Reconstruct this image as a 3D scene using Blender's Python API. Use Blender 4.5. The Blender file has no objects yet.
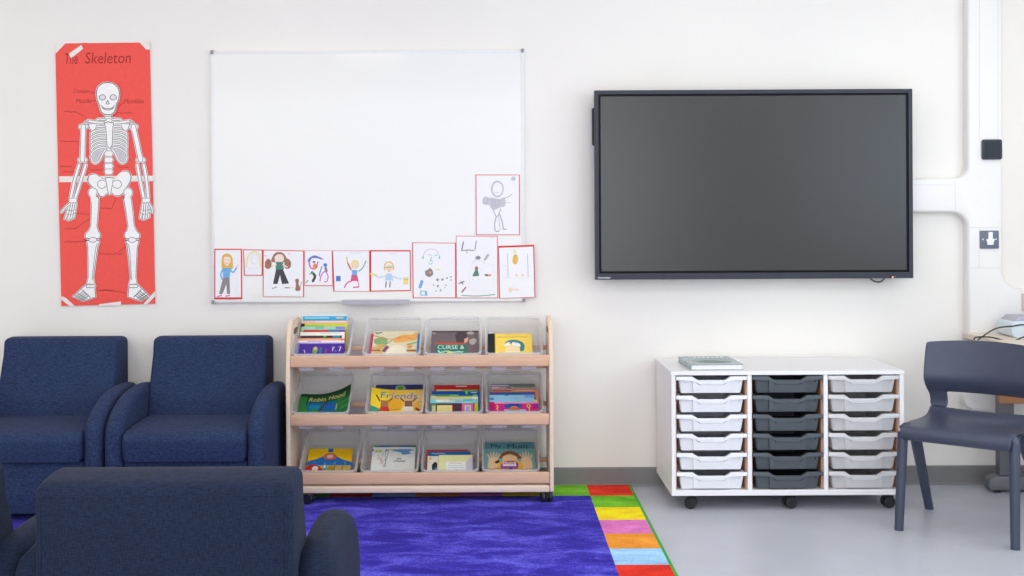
import bpy, bmesh, math, random
from math import radians as R, sin, cos, pi
from mathutils import Vector, Matrix
random.seed(7)
SC = bpy.context.scene
COL = SC.collection

# ------------------------------------------------------------------ camera
F = 1211.0; CX, CY = 487.0, 210.0; H = 1.32; ROLL = 0.0052; WALL = 5.78
cam_d = bpy.data.cameras.new('camera'); cam = bpy.data.objects.new('camera', cam_d); COL.objects.link(cam)
cam_d.sensor_width = 36; cam_d.lens = 36*F/1024; cam_d.shift_x = (512-CX)/1024; cam_d.shift_y = (CY-288)/1024
cam_d.clip_start = 0.05
cam.matrix_world = Matrix.Translation((0, 0, H)) @ Matrix.Rotation(pi/2, 4, 'X') @ Matrix.Rotation(-ROLL, 4, 'Z')
SC.camera = cam
SC.view_settings.view_transform = 'Standard'; SC.view_settings.look = 'None'
SC.view_settings.gamma = 1; SC.view_settings.use_curve_mapping = False

def P(px, py, d):
    """the point at depth d that stands at photo pixel (px, py)"""
    dx, dy = px-CX, py-CY
    x = dx-ROLL*dy; y = dy+ROLL*dx
    return Vector((x*d/F, d, H-y*d/F))
def PX(px, d, py=400): return P(px, py, d).x
def PZ(py, d, px=487): return P(px, py, d).z

# ------------------------------------------------------------------ materials
def lin(c):
    return tuple(((v/255)/12.92 if v/255 <= .04045 else ((v/255+.055)/1.055)**2.4) for v in c)
MATS = {}
def mat(name, rgb, rough=.5, spec=.4, var=.04, scale=30, metal=0, coat=0, sheen=0, bump=0, stretch=None):
    if name in MATS: return MATS[name]
    m = bpy.data.materials.new(name); m.use_nodes = True
    nt = m.node_tree; b = nt.nodes['Principled BSDF']
    c = lin(rgb)
    b.inputs['Roughness'].default_value = rough; b.inputs['Specular IOR Level'].default_value = spec
    b.inputs['Metallic'].default_value = metal; b.inputs['Coat Weight'].default_value = coat
    b.inputs['Sheen Weight'].default_value = sheen
    tc = nt.nodes.new('ShaderNodeTexCoord'); mp = nt.nodes.new('ShaderNodeMapping')
    if stretch: mp.inputs['Scale'].default_value = stretch
    nz = nt.nodes.new('ShaderNodeTexNoise'); nz.inputs['Scale'].default_value = scale; nz.inputs['Detail'].default_value = 3
    nt.links.new(tc.outputs['Object'], mp.inputs['Vector']); nt.links.new(mp.outputs[0], nz.inputs['Vector'])
    rp = nt.nodes.new('ShaderNodeValToRGB')
    rp.color_ramp.elements[0].position = .3; rp.color_ramp.elements[1].position = .7
    rp.color_ramp.elements[0].color = (*[max(0, v*(1-var)) for v in c], 1)
    rp.color_ramp.elements[1].color = (*[min(1, v*(1+var)) for v in c], 1)
    nt.links.new(nz.outputs['Fac'], rp.inputs[0]); nt.links.new(rp.outputs[0], b.inputs['Base Color'])
    if bump:
        bp = nt.nodes.new('ShaderNodeBump'); bp.inputs['Strength'].default_value = bump; bp.inputs['Distance'].default_value = .002
        nt.links.new(nz.outputs['Fac'], bp.inputs['Height']); nt.links.new(bp.outputs[0], b.inputs['Normal'])
    MATS[name] = m
    return m
def flat(rgb, rough=.6):
    return mat('paint_%d_%d_%d' % rgb, rgb, rough, .25, .03, 60)

def fabric(name, dark, light):
    """heathered woven upholstery"""
    m = bpy.data.materials.new(name); m.use_nodes = True
    nt = m.node_tree; b = nt.nodes['Principled BSDF']; L = nt.links.new
    tc = nt.nodes.new('ShaderNodeTexCoord')
    def nz(sc, scale=100, det=2):
        mp = nt.nodes.new('ShaderNodeMapping'); mp.inputs['Scale'].default_value = sc
        n = nt.nodes.new('ShaderNodeTexNoise'); n.inputs['Scale'].default_value = scale; n.inputs['Detail'].default_value = det
        L(tc.outputs['Object'], mp.inputs[0]); L(mp.outputs[0], n.inputs['Vector']); return n
    a = nz((1, 1, .14), 420); c = nz((.14, .14, 1), 420); g = nz((1, 1, 1), 7, 3)
    ad = nt.nodes.new('ShaderNodeMath'); ad.operation = 'ADD'; L(a.outputs['Fac'], ad.inputs[0]); L(c.outputs['Fac'], ad.inputs[1])
    ad2 = nt.nodes.new('ShaderNodeMath'); ad2.operation = 'MULTIPLY_ADD'; ad2.inputs[1].default_value = .10
    L(g.outputs['Fac'], ad2.inputs[0]); L(ad.outputs[0], ad2.inputs[2])
    rp = nt.nodes.new('ShaderNodeValToRGB'); rp.color_ramp.elements[0].position = .36; rp.color_ramp.elements[1].position = .72
    mr = nt.nodes.new('ShaderNodeMath'); mr.operation = 'MULTIPLY'; mr.inputs[1].default_value = .5
    L(ad2.outputs[0], mr.inputs[0]); L(mr.outputs[0], rp.inputs[0])
    rp.color_ramp.elements[0].color = (*lin(dark), 1); rp.color_ramp.elements[1].color = (*lin(light), 1)
    L(rp.outputs[0], b.inputs['Base Color'])
    b.inputs['Roughness'].default_value = .85; b.inputs['Specular IOR Level'].default_value = .2
    b.inputs['Sheen Weight'].default_value = .02
    bp = nt.nodes.new('ShaderNodeBump'); bp.inputs['Strength'].default_value = .25; bp.inputs['Distance'].default_value = .001
    L(ad.outputs[0], bp.inputs['Height']); L(bp.outputs[0], b.inputs['Normal'])
    MATS[name] = m; return m

def clear(name, rgb, op, rough=.15, fres=.45):
    """frosted clear plastic: part of the light goes straight through"""
    m = bpy.data.materials.new(name); m.use_nodes = True
    nt = m.node_tree; b = nt.nodes['Principled BSDF']; out = nt.nodes['Material Output']
    b.inputs['Base Color'].default_value = (*lin(rgb), 1); b.inputs['Roughness'].default_value = rough
    b.inputs['Specular IOR Level'].default_value = .5
    t = nt.nodes.new('ShaderNodeBsdfTransparent'); t.inputs[0].default_value = (.99, .99, .99, 1)
    tl = nt.nodes.new('ShaderNodeBsdfTranslucent'); tl.inputs[0].default_value = (*lin(rgb), 1); m2 = nt.nodes.new('ShaderNodeMixShader'); m2.inputs[0].default_value = .3
    nt.links.new(b.outputs[0], m2.inputs[1]); nt.links.new(tl.outputs[0], m2.inputs[2])
    mx = nt.nodes.new('ShaderNodeMixShader')
    fr = nt.nodes.new('ShaderNodeLayerWeight'); fr.inputs['Blend'].default_value = .25
    mm = nt.nodes.new('ShaderNodeMath'); mm.operation = 'MULTIPLY_ADD'; mm.inputs[1].default_value = fres; mm.inputs[2].default_value = op
    mm.use_clamp = True
    nt.links.new(fr.outputs['Facing'], mm.inputs[0]); nt.links.new(mm.outputs[0], mx.inputs[0])
    nt.links.new(t.outputs[0], mx.inputs[1]); nt.links.new(m2.outputs[0], mx.inputs[2]); nt.links.new(mx.outputs[0], out.inputs[0])
    MATS[name] = m; return m

def wood(name, rgb, rough=.45):
    m = mat(name, rgb, rough, .35, .055, 14, stretch=(1.2, 6, 12)); return m

M_WALL = mat('wall_paint', (240, 237, 232), .8, .2, .012, 3)
M_CEIL = mat('ceiling_paint', (240, 240, 238), .9, .1, .01, 3)
M_SKIRT = mat('grey_vinyl_skirting', (128, 127, 128), .45, .4, .03, 20)
M_WHITE = mat('white_laminate', (240, 240, 243), .4, .4, .01, 20)
M_TRUNK = mat('white_trunking_plastic', (236, 235, 234), .35, .45, .008, 10)
M_BEECH = wood('beech_ply', (222, 181, 150))
M_BEECH2 = wood('pale_birch_panel', (236, 214, 190))
M_RUNNER = wood('beech_runner', (196, 150, 116), .6)
M_SHADEIN = mat('painted_shade_inner_panel', (16, 16, 18), .8, .1, .05)  # near-black colour stands in for the shade inside the storage unit
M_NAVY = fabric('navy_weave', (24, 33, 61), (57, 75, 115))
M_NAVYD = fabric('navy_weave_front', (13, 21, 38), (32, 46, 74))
M_BLACK = mat('black_plastic', (28, 28, 31), .4, .4, .05)
M_RUB = mat('black_castor', (34, 35, 40), .35, .4, .05)
M_GREYMETAL = mat('grey_metal', (104, 106, 112), .45, .5, .03, metal=.1)
M_SILVER = mat('pale_aluminium', (215, 215, 214), .3, .5, .02, metal=.3)
M_CORNER = mat('grey_plastic_corner', (150, 148, 146), .5, .4, .03)
M_PAPER = mat('white_paper', (244, 244, 246), .8, .15, .008, 40)
M_PAGES = mat('book_pages', (238, 235, 226), .8, .15, .06, 200, stretch=(1, 1, 6))
M_REDCARD = mat('red_card', (218, 62, 56), .75, .2, .02, 30)
M_TRAYW = mat('white_tray_plastic', (238, 240, 246), .3, .5, .01)
M_TRAYD = mat('charcoal_tray_plastic', (82, 89, 96), .42, .4, .03)
M_TRAYC = clear('clear_tray_plastic', (250, 250, 252), .60, .2)
M_TRAYR = clear('clear_tray_rim_plastic', (250, 250, 252), .82, .2)
M_BINLIP = clear('clear_bin_lip_plastic', (250, 250, 252), .58, .15, .2)
M_BIN = clear('clear_bin_plastic', (250, 250, 252), .15, .12)
M_BINRIM = clear('clear_bin_rim_plastic', (248, 248, 252), .26, .15, .2)

# ------------------------------------------------------------------ object helpers
def wm(o):
    return (wm(o.parent) @ o.matrix_basis) if o.parent else o.matrix_basis
def link(name, me, parent=None):
    o = bpy.data.objects.new(name, me); COL.objects.link(o)
    if parent: o.parent = parent
    return o
def tag(o, label, cat, group=None):
    o['label'] = label; o['category'] = cat
    if group: o['group'] = group
    return o
def thing(name, label, cat, loc=(0, 0, 0), rot=(0, 0, 0), group=None):
    o = bpy.data.objects.new(name, None); COL.objects.link(o); o.empty_display_size = .05
    o.location = loc; o.rotation_euler = rot
    return tag(o, label, cat, group)
def obj(name, bm, mats, parent=None, world=False, smooth=None, structure=False):
    """links a bmesh as ONE mesh object; world=True: its coordinates are world ones"""
    me = bpy.data.meshes.new(name)
    if world and parent: bmesh.ops.transform(bm, matrix=wm(parent).inverted(), verts=bm.verts)
    bmesh.ops.recalc_face_normals(bm, faces=bm.faces)
    bm.to_mesh(me); bm.free()
    for m in (mats if isinstance(mats, (list, tuple)) else [mats]): me.materials.append(m)
    if smooth is not None:
        me.polygons.foreach_set('use_smooth', [True]*len(me.polygons))
        me.set_sharp_from_angle(angle=R(smooth))
    o = link(name, me, parent)
    if structure: o['kind'] = 'structure'
    return o
def dup(o, parent=None):
    c = o.copy(); COL.objects.link(c)
    if parent: c.parent = parent
    for ch in list(o.children): dup(ch, c)
    return c
def NB(): return bmesh.new()
def box(bm, x0, x1, y0, y1, z0, z1, bev=0, seg=2, mi=0, M=None):
    vs = [bm.verts.new((x, y, z)) for x in (x0, x1) for y in (y0, y1) for z in (z0, z1)]
    fs = [bm.faces.new([vs[i] for i in f]) for f in ((0, 1, 3, 2), (4, 6, 7, 5), (0, 4, 5, 1), (2, 3, 7, 6), (0, 2, 6, 4), (1, 5, 7, 3))]
    for f in fs: f.material_index = mi
    g = vs
    if bev:
        es = list({e for f in fs for e in f.edges})
        r = bmesh.ops.bevel(bm, geom=es, offset=bev, segments=seg, affect='EDGES', profile=.5)
        g = list({v for f in r['faces'] for v in f.verts} | {v for v in vs if v.is_valid})
        for f in r['faces']: f.material_index = mi
    if M is not None: bmesh.ops.transform(bm, matrix=M, verts=g)
    return g
def prism(bm, pts, axis, a0, a1, bev=0, seg=2, mi=0, only_ends=True):
    """a 2D outline pushed along an axis; axis 'x': pts=(y,z), 'y': (x,z), 'z': (x,y)"""
    def v3(p, a):
        return {'x': (a, p[0], p[1]), 'y': (p[0], a, p[1]), 'z': (p[0], p[1], a)}[axis]
    A = [bm.verts.new(v3(p, a0)) for p in pts]; B = [bm.verts.new(v3(p, a1)) for p in pts]
    n = len(pts); fa = bm.faces.new(A); fb = bm.faces.new(B[::-1]); fs = [fa, fb]
    for i in range(n): fs.append(bm.faces.new((A[i], B[i], B[(i+1) % n], A[(i+1) % n])))
    for f in fs: f.material_index = mi
    if bev:
        es = list(set(fa.edges) | set(fb.edges))
        r = bmesh.ops.bevel(bm, geom=es, offset=bev, segments=seg, affect='EDGES', profile=.5)
        for f in r['faces']: f.material_index = mi
def soft_prism(bm, pts, axis, a0, a1, r, seg=5, ends=(1, 1)):
    """a pushed outline whose end faces run into the sides with a rounded edge of radius r"""
    def v3(p, a): return {'x': (a, p[0], p[1]), 'y': (p[0], a, p[1]), 'z': (p[0], p[1], a)}[axis]
    n = len(pts); ar_ = sum(pts[i][0]*pts[(i+1) % n][1]-pts[(i+1) % n][0]*pts[i][1] for i in range(n)); sg = 1 if ar_ > 0 else -1
    nrm = []
    for i in range(n):
        p0, p, p2 = pts[i-1], pts[i], pts[(i+1) % n]
        e1 = Vector((p[0]-p0[0], p[1]-p0[1])).normalized(); e2 = Vector((p2[0]-p[0], p2[1]-p[1])).normalized()
        n1 = Vector((-e1.y, e1.x))*sg; n2 = Vector((-e2.y, e2.x))*sg; m = n1+n2
        nrm.append(m/max(.35, m.dot(n1)) if m.length > 1e-6 else n1)
    def ring(ins, a): return [bm.verts.new(v3((p[0]+q.x*ins, p[1]+q.y*ins), a)) for p, q in zip(pts, nrm)]
    s = 1 if a1 > a0 else -1; Rg = []
    if ends[0]: Rg += [ring(r*(1-sin(pi/2*k/seg)), a0+s*r*(1-cos(pi/2*k/seg))) for k in range(seg+1)]
    else: Rg.append(ring(0, a0))
    if ends[1]: Rg += [ring(r*(1-cos(pi/2*k/seg)), a1-s*r*(1-sin(pi/2*k/seg))) for k in range(seg+1)]
    else: Rg.append(ring(0, a1))
    for A, B in zip(Rg, Rg[1:]):
        for i in range(n): bm.faces.new((A[i], B[i], B[(i+1) % n], A[(i+1) % n]))
    bm.faces.new(Rg[0]); bm.faces.new(Rg[-1])
def arc(cx, cy, r, a0, a1, n=6, ry=None):
    ry = r if ry is None else ry
    return [(cx+r*cos(R(a0+(a1-a0)*i/n)), cy+ry*sin(R(a0+(a1-a0)*i/n))) for i in range(n+1)]
def rrect(x0, x1, y0, y1, r, n=5):
    return arc(x1-r, y1-r, r, 0, 90, n)+arc(x0+r, y1-r, r, 90, 180, n)+arc(x0+r, y0+r, r, 180, 270, n)+arc(x1-r, y0+r, r, 270, 360, n)
def tube(bm, pts, rad, n=8, mi=0, caps=True):
    pts = [Vector(p) for p in pts]; rads = rad if isinstance(rad, (list, tuple)) else [rad]*len(pts)
    rings = []; up = Vector((0, 0, 1))
    for i, p in enumerate(pts):
        d = (pts[min(i+1, len(pts)-1)]-pts[max(i-1, 0)]).normalized()
        a = d.cross(up) if abs(d.dot(up)) < .95 else d.cross(Vector((1, 0, 0)))
        a.normalize(); b = d.cross(a)
        rings.append([bm.verts.new(p+rads[i]*(cos(2*pi*k/n)*a+sin(2*pi*k/n)*b)) for k in range(n)])
    for r0, r1 in zip(rings, rings[1:]):
        for k in range(n):
            bm.faces.new((r0[k], r0[(k+1) % n], r1[(k+1) % n], r1[k])).material_index = mi
    if caps:
        bm.faces.new(rings[0]).material_index = mi; bm.faces.new(rings[-1]).material_index = mi
def spline(pts, n=8):
    """Catmull-Rom through the points (any dimension)"""
    out = []; Q = [pts[0]]+list(pts)+[pts[-1]]
    for i in range(1, len(Q)-2):
        for k in range(n):
            t = k/n; p0, p1, p2, p3 = Q[i-1], Q[i], Q[i+1], Q[i+2]
            out.append(tuple(.5*((2*b)+(-a+c)*t+(2*a-5*b+4*c-d)*t*t+(-a+3*b-3*c+d)*t**3) for a, b, c, d in zip(p0, p1, p2, p3)))
    out.append(tuple(pts[-1])); return out
def disc_x(bm, c, r, w, n=20, mi=0):
    """a wheel whose axle runs along x, with rounded edges"""
    rings = []
    for x, rr in ((-w/2, r*.7), (-w/2, r*.9), (-w*.36, r), (w*.36, r), (w/2, r*.9), (w/2, r*.7)):
        rings.append([bm.verts.new((c[0]+x, c[1]+rr*cos(2*pi*k/n), c[2]+rr*sin(2*pi*k/n))) for k in range(n)])
    for a, b in zip(rings, rings[1:]):
        for k in range(n): bm.faces.new((a[k], a[(k+1) % n], b[(k+1) % n], b[k])).material_index = mi
    bm.faces.new(rings[0]).material_index = mi; bm.faces.new(rings[-1]).material_index = mi

_txt = {}
def text_geo(s):
    """outline triangles of a word, in a unit box"""
    if s in _txt: return _txt[s]
    cu = bpy.data.curves.new('word', 'FONT'); cu.body = s; cu.size = 1; cu.resolution_u = 3
    o = bpy.data.objects.new('word', cu); COL.objects.link(o)
    dg = bpy.context.evaluated_depsgraph_get(); me = o.evaluated_get(dg).to_mesh()
    vs = [(v.co.x, v.co.y) for v in me.vertices]; fs = [tuple(p.vertices) for p in me.polygons]
    o.evaluated_get(dg).to_mesh_clear(); bpy.data.objects.remove(o); bpy.data.curves.remove(cu)
    xs = [v[0] for v in vs]; ys = [v[1] for v in vs]
    w, h = max(xs)-min(xs), max(ys)-min(ys)
    vs = [((x-min(xs))/w, (y-min(ys))/h) for x, y in vs]
    _txt[s] = (vs, fs); return _txt[s]

class Art:
    """ink, paint and cut paper lying on a surface; fn(u, v, h) puts sheet coordinates (v down) into space"""
    STEP = 2e-5
    def __init__(s, fn, base=1): s.fn = fn; s.bm = bmesh.new(); s.mats = []; s.h = base*s.STEP
    def mi(s, m):
        if m not in s.mats: s.mats.append(m)
        return s.mats.index(m)
    def face(s, pts, m):
        vs = [s.bm.verts.new(s.fn(u, v, s.h)) for u, v in pts]
        try: s.bm.faces.new(vs).material_index = s.mi(m)
        except ValueError: pass
    def poly(s, pts, m, sm=0):
        s.h += s.STEP
        if sm: pts = spline(list(pts)+[pts[0]], sm)[:-1]
        s.face(pts, m)
    def line(s, pts, w, m, sm=0, cap=True):
        s.h += s.STEP
        if sm: pts = spline(pts, sm)
        n = len(pts); L = []; Rr = []
        for i, p in enumerate(pts):
            a = pts[max(i-1, 0)]; b = pts[min(i+1, n-1)]
            dx, dy = b[0]-a[0], b[1]-a[1]; l = math.hypot(dx, dy) or 1
            nx, ny = -dy/l*w/2, dx/l*w/2
            L.append((p[0]+nx, p[1]+ny)); Rr.append((p[0]-nx, p[1]-ny))
        for i in range(n-1): s.face((L[i], L[i+1], Rr[i+1], Rr[i]), m)
        if cap:
            for p, q, e in ((pts[0], L[0], 1), (pts[-1], Rr[-1], 1)):
                a0 = math.atan2(q[1]-p[1], q[0]-p[0])
                s.face([(p[0]+w/2*cos(a0+pi*k/5), p[1]+w/2*sin(a0+pi*k/5)) for k in range(6)], m)
    def ell(s, cx, cy, rx, ry, m, n=18):
        s.h += s.STEP
        s.face([(cx+rx*cos(2*pi*k/n), cy+ry*sin(2*pi*k/n)) for k in range(n)], m)
    def ring(s, cx, cy, rx, ry, w, m, a0=0, a1=360, n=18):
        s.line([(cx+rx*cos(R(a0+(a1-a0)*k/n)), cy+ry*sin(R(a0+(a1-a0)*k/n))) for k in range(n+1)], w, m, cap=False)
    def rect(s, x0, y0, x1, y1, m): s.poly([(x0, y0), (x1, y0), (x1, y1), (x0, y1)], m)
    def word(s, t, x0, y0, x1, y1, m, slant=0, drop=0):
        s.h += s.STEP; vs, fs = text_geo(t)
        V = [s.bm.verts.new(s.fn(x0+(x1-x0)*x+slant*y, y1-(y1-y0)*y+drop*x, s.h)) for x, y in vs]
        k = s.mi(m)
        for f in fs:
            try: s.bm.faces.new([V[i] for i in f]).material_index = k
            except ValueError: pass
    def scrawl(s, x0, x1, y, a, w, m, step=.9):
        """a line of handwriting too small to read"""
        pts = []; x = x0
        while x < x1: pts.append((x, y+random.uniform(-a, a))); x += step*random.uniform(.6, 1.3)
        if len(pts) > 1: s.line(pts, w, m)
    def build(s, name, parent, world=True): return obj(name, s.bm, s.mats, parent, world)
def on_wall(d): return lambda u, v, h: P(u, v, d-h)
# ------------------------------------------------------------------ the room
XL, XR, YB, ZC = -3.7, 3.15, -2.6, 2.75
def shell(name, x0, x1, y0, y1, z0, z1, m):
    bm = NB(); box(bm, x0, x1, y0, y1, z0, z1); return obj(name, bm, m, structure=True)
def floor_material():
    m = mat('grey_vinyl_floor', (188, 191, 201), .32, .4, .03, 6)
    nt = m.node_tree; b = nt.nodes['Principled BSDF']
    tc = nt.nodes.new('ShaderNodeTexCoord'); n = nt.nodes.new('ShaderNodeTexNoise'); n.inputs['Scale'].default_value = 4
    nt.links.new(tc.outputs['Object'], n.inputs['Vector'])
    mr = nt.nodes.new('ShaderNodeMapRange'); mr.inputs['To Min'].default_value = .27; mr.inputs['To Max'].default_value = .42
    nt.links.new(n.outputs['Fac'], mr.inputs['Value']); nt.links.new(mr.outputs[0], b.inputs['Roughness'])
    return m
shell('floor', XL, XR, YB, WALL, -.1, 0, floor_material())
shell('wall_back', XL-.1, XR+.1, WALL, WALL+.1, -.1, ZC, M_WALL)
shell('wall_left', XL-.1, XL, YB, WALL, -.1, ZC, M_WALL)
FX0, FX1, FZ0, FZ1 = -3.5, 1.9, .3, 2.7  # opening made in the unseen front wall for the added fill light
bm = NB(); box(bm, XL-.1, FX0, YB-.1, YB, -.1, ZC); box(bm, FX1, XR+.1, YB-.1, YB, -.1, ZC); box(bm, FX0, FX1, YB-.1, YB, -.1, FZ0); box(bm, FX0, FX1, YB-.1, YB, FZ1, ZC)
obj('wall_front', bm, M_WALL, structure=True)
shell('ceiling', XL-.1, XR+.1, YB-.1, WALL+.1, ZC, ZC+.1, M_CEIL)
# right wall with a long window band
WY0, WY1, WZ0, WZ1 = -.6, 4.7, .95, 2.45
bm = NB()
box(bm, XR, XR+.1, YB, WY0, -.1, ZC); box(bm, XR, XR+.1, WY1, WALL, -.1, ZC)
box(bm, XR, XR+.1, WY0, WY1, -.1, WZ0); box(bm, XR, XR+.1, WY0, WY1, WZ1, ZC)
obj('wall_right', bm, M_WALL, structure=True)
bm = NB()
for k in range(5):
    y = WY0+(WY1-WY0)*k/4
    box(bm, XR+.03, XR+.09, y-.03, y+.03, WZ0, WZ1)
box(bm, XR+.03, XR+.09, WY0, WY1, WZ0, WZ0+.05); box(bm, XR+.03, XR+.09, WY0, WY1, WZ1-.05, WZ1)
obj('window_1', bm, mat('white_window_frame', (238, 238, 240), .4), structure=True)
bm = NB()
prism(bm, [(WALL, 0), (WALL, .09), (WALL-.004, .09), (WALL-.006, .084), (WALL-.006, .012), (WALL-.012, .002), (WALL-.012, 0)], 'x', XL, XR)
obj('baseboard_back', bm, M_SKIRT, structure=True)

# ------------------------------------------------------------------ light: ceiling panels, window daylight and an added front fill
def area(name, loc, rot, sx, sy, power, col):
    l = bpy.data.lights.new(name, 'AREA'); l.shape = 'RECTANGLE'; l.size = sx; l.size_y = sy; l.energy = power; l.color = col
    o = bpy.data.objects.new(name, l); COL.objects.link(o); o.location = loc; o.rotation_euler = rot; return o
for x in (-2.84, -1.04, .76, 2.4):
    for y in (.65, 2.7, 4.65):
        area('ceiling_panel_light', (x, y, ZC-.01), (0, 0, 0),   .6, .6, 4 if y > 4 else 8, (1, .91, .79))
area('window_daylight', (XR+.2, (WY0+WY1)/2, (WZ0+WZ1)/2), (0, R(90), 0), WZ1-WZ0, WY1-WY0, 46, (.74, .87, 1))
area('front_fill_light', ((FX0+FX1)/2, YB-.15, (FZ0+FZ1)/2), (R(90), 0, 0), FX1-FX0, FZ1-FZ0, 98, (.97, .98, 1))  # added fill behind the camera, brightens the room from the front
w = bpy.data.worlds.new('sky'); SC.world = w; w.use_nodes = True
w.node_tree.nodes['Background'].inputs[0].default_value = (.75, .87, 1, 1); w.node_tree.nodes['Background'].inputs[1].default_value = 1.0
SC.view_settings.exposure = 0.27

# ------------------------------------------------------------------ rug
def pile(name, rgb, light, dark):
    m = bpy.data.materials.new(name); m.use_nodes = True; nt = m.node_tree; b = nt.nodes['Principled BSDF']; L = nt.links.new
    tc = nt.nodes.new('ShaderNodeTexCoord')
    mp = nt.nodes.new('ShaderNodeMapping'); mp.inputs['Scale'].default_value = (1.5, 3.4, 1)
    n1 = nt.nodes.new('ShaderNodeTexNoise'); n1.inputs['Scale'].default_value = 2.6; n1.inputs['Detail'].default_value = 5; n1.inputs['Roughness'].default_value = .65; n1.inputs['Distortion'].default_value = .8
    n2 = nt.nodes.new('ShaderNodeTexNoise'); n2.inputs['Scale'].default_value = 160; n2.inputs['Detail'].default_value = 2
    L(tc.outputs['Object'], mp.inputs[0]); L(mp.outputs[0], n1.inputs['Vector']); L(tc.outputs['Object'], n2.inputs['Vector'])
    a = nt.nodes.new('ShaderNodeMath'); a.operation = 'MULTIPLY_ADD'; a.inputs[1].default_value = .45; L(n2.outputs['Fac'], a.inputs[0]); L(n1.outputs['Fac'], a.inputs[2])
    rp = nt.nodes.new('ShaderNodeValToRGB'); cr = rp.color_ramp
    cr.elements[0].position = .55; cr.elements[0].color = (*lin(dark), 1); cr.elements[1].position = .95; cr.elements[1].color = (*lin(light), 1)
    e = cr.elements.new(.70); e.color = (*lin(rgb), 1)
    L(a.outputs[0], rp.inputs[0]); L(rp.outputs[0], b.inputs['Base Color'])
    b.inputs['Roughness'].default_value = .95; b.inputs['Specular IOR Level'].default_value = .05; b.inputs['Sheen Weight'].default_value = .05
    bp = nt.nodes.new('ShaderNodeBump'); bp.inputs['Strength'].default_value = .6; bp.inputs['Distance'].default_value = .004
    L(n2.outputs['Fac'], bp.inputs['Height']); L(bp.outputs[0], b.inputs['Normal']); return m
def shade(c, k): return tuple(int(min(255, v*k)) for v in c)
RUGC = {'blue': pile('blue_pile', (54, 42, 176), (112, 108, 240), (40, 28, 146))}
for k, c in dict(red=(228, 44, 20), green=(112, 190, 32), yellow=(255, 226, 0), pink=(226, 120, 192), orange=(240, 150, 44), sky=(158, 206, 246)).items():
    RUGC[k] = pile(k+'_pile', c, tuple(min(255, v+26) for v in c), shade(c, .9))
rug = thing('rug', 'large blue rug with a border of rainbow coloured squares on the grey floor', 'rug', (-.8, 4, 0))
RX1 = PX(630.2, 5.765, 485.6)-.009; RY1 = 5.764; NX, NY, TX, TY = 15, 17, .2, .2165
RX0 = RX1-NX*TX; RY0 = RY1-NY*TY; RT = .009
bm = NB(); box(bm, RX0+TX, RX1-TX, RY0+TY, RY1-TY, 0.0005, RT); obj('blue_field', bm, RUGC['blue'], rug, True)
order = ['red', 'green', 'yellow', 'pink', 'orange', 'sky']
bm = NB(); seq = ['orange', 'sky', 'red', 'green', 'yellow', 'pink']
for j in range(NY):      # right and left edges, counted from the wall
    y1 = RY1-j*TY; y0 = y1-TY
    c = (order+['red', 'orange', 'yellow', 'green', 'pink', 'sky'])[j % 12]
    box(bm, RX1-TX, RX1, y0, y1, .0005, RT, mi=order.index(c)); box(bm, RX0, RX0+TX, y0, y1, .0005, RT, mi=order.index(order[(j+3) % 6]))
for i in range(1, NX-1):  # wall edge and near edge, counted from the right
    x1 = RX1-i*TX; c = ['red', 'green', 'yellow', 'pink', 'orange', 'sky'][i % 6]
    box(bm, x1-TX, x1, RY1-TY, RY1, .0005, RT, mi=order.index(c)); box(bm, x1-TX, x1, RY0, RY0+TY, .0005, RT, mi=order.index(order[(i+2) % 6]))
obj('coloured_border', bm, [RUGC[k] for k in order], rug, True)
bm = NB(); e = .011
box(bm, RX1, RX1+e, RY0-e, RY1, .0005, RT+.001); box(bm, RX0-e, RX0, RY0-e, RY1, .0005, RT+.001); box(bm, RX0, RX1, RY0-e, RY0, .0005, RT+.001)
obj('binding', bm, mat('green_binding', (60, 168, 62), .8), rug, True)
rug_top = RT

# ------------------------------------------------------------------ whiteboard
D = 5.76
x0, x1 = PX(211.3, D, 180), PX(524.4, D, 180); z1, z0 = PZ(50.5, D, 367), PZ(302, D, 350)
wb = thing('whiteboard', 'large wall whiteboard with a slim pale frame above the bookcase', 'whiteboard', ((x0+x1)/2, WALL, z0))
bm = NB(); box(bm, x0+.006, x1-.006, D, WALL-.001, z0+.006, z1-.006)
obj('writing_surface', bm, mat('glossy_white_board', (239, 239, 236), .07, .22, .004, 3), wb, True)
bm = NB(); fw = .014
for a in ((x0, x1, z1-fw, z1), (x0, x1, z0, z0+fw), (x0, x0+fw, z0+fw, z1-fw), (x1-fw, x1, z0+fw, z1-fw)):
    box(bm, a[0], a[1], D-.0018, WALL-.001, a[2], a[3], .0012, 2)
obj('frame', bm, mat('white_aluminium_frame', (232, 233, 234), .3, .5, .02), wb, True, 40)
for cx, cz in ((x0, z1), (x1, z1), (x0, z0), (x1, z0)):
    bm = NB(); box(bm, cx-.007+(.006 if cx == x0 else -.006), cx+.007+(.006 if cx == x0 else -.006), D-.010, WALL-.001, cz-.009-(.004 if cz == z1 else -.004), cz+.009-(.004 if cz == z1 else -.004), .004, 2)
    obj('corner_cap', bm, M_CORNER, wb, True, 40)
tx0, tx1 = PX(342, 5.70, 299), PX(410, 5.70, 299)
bm = NB(); zt = z0+.004
prism(bm, [(D-.006, zt), (D-.06, zt-.002), (D-.066, zt+.012), (D-.070, zt+.012), (D-.066, zt-.010), (D-.006, zt-.014)], 'x', tx0, tx1)
obj('pen_tray', bm, M_SILVER, wb, True, 30)

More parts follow.
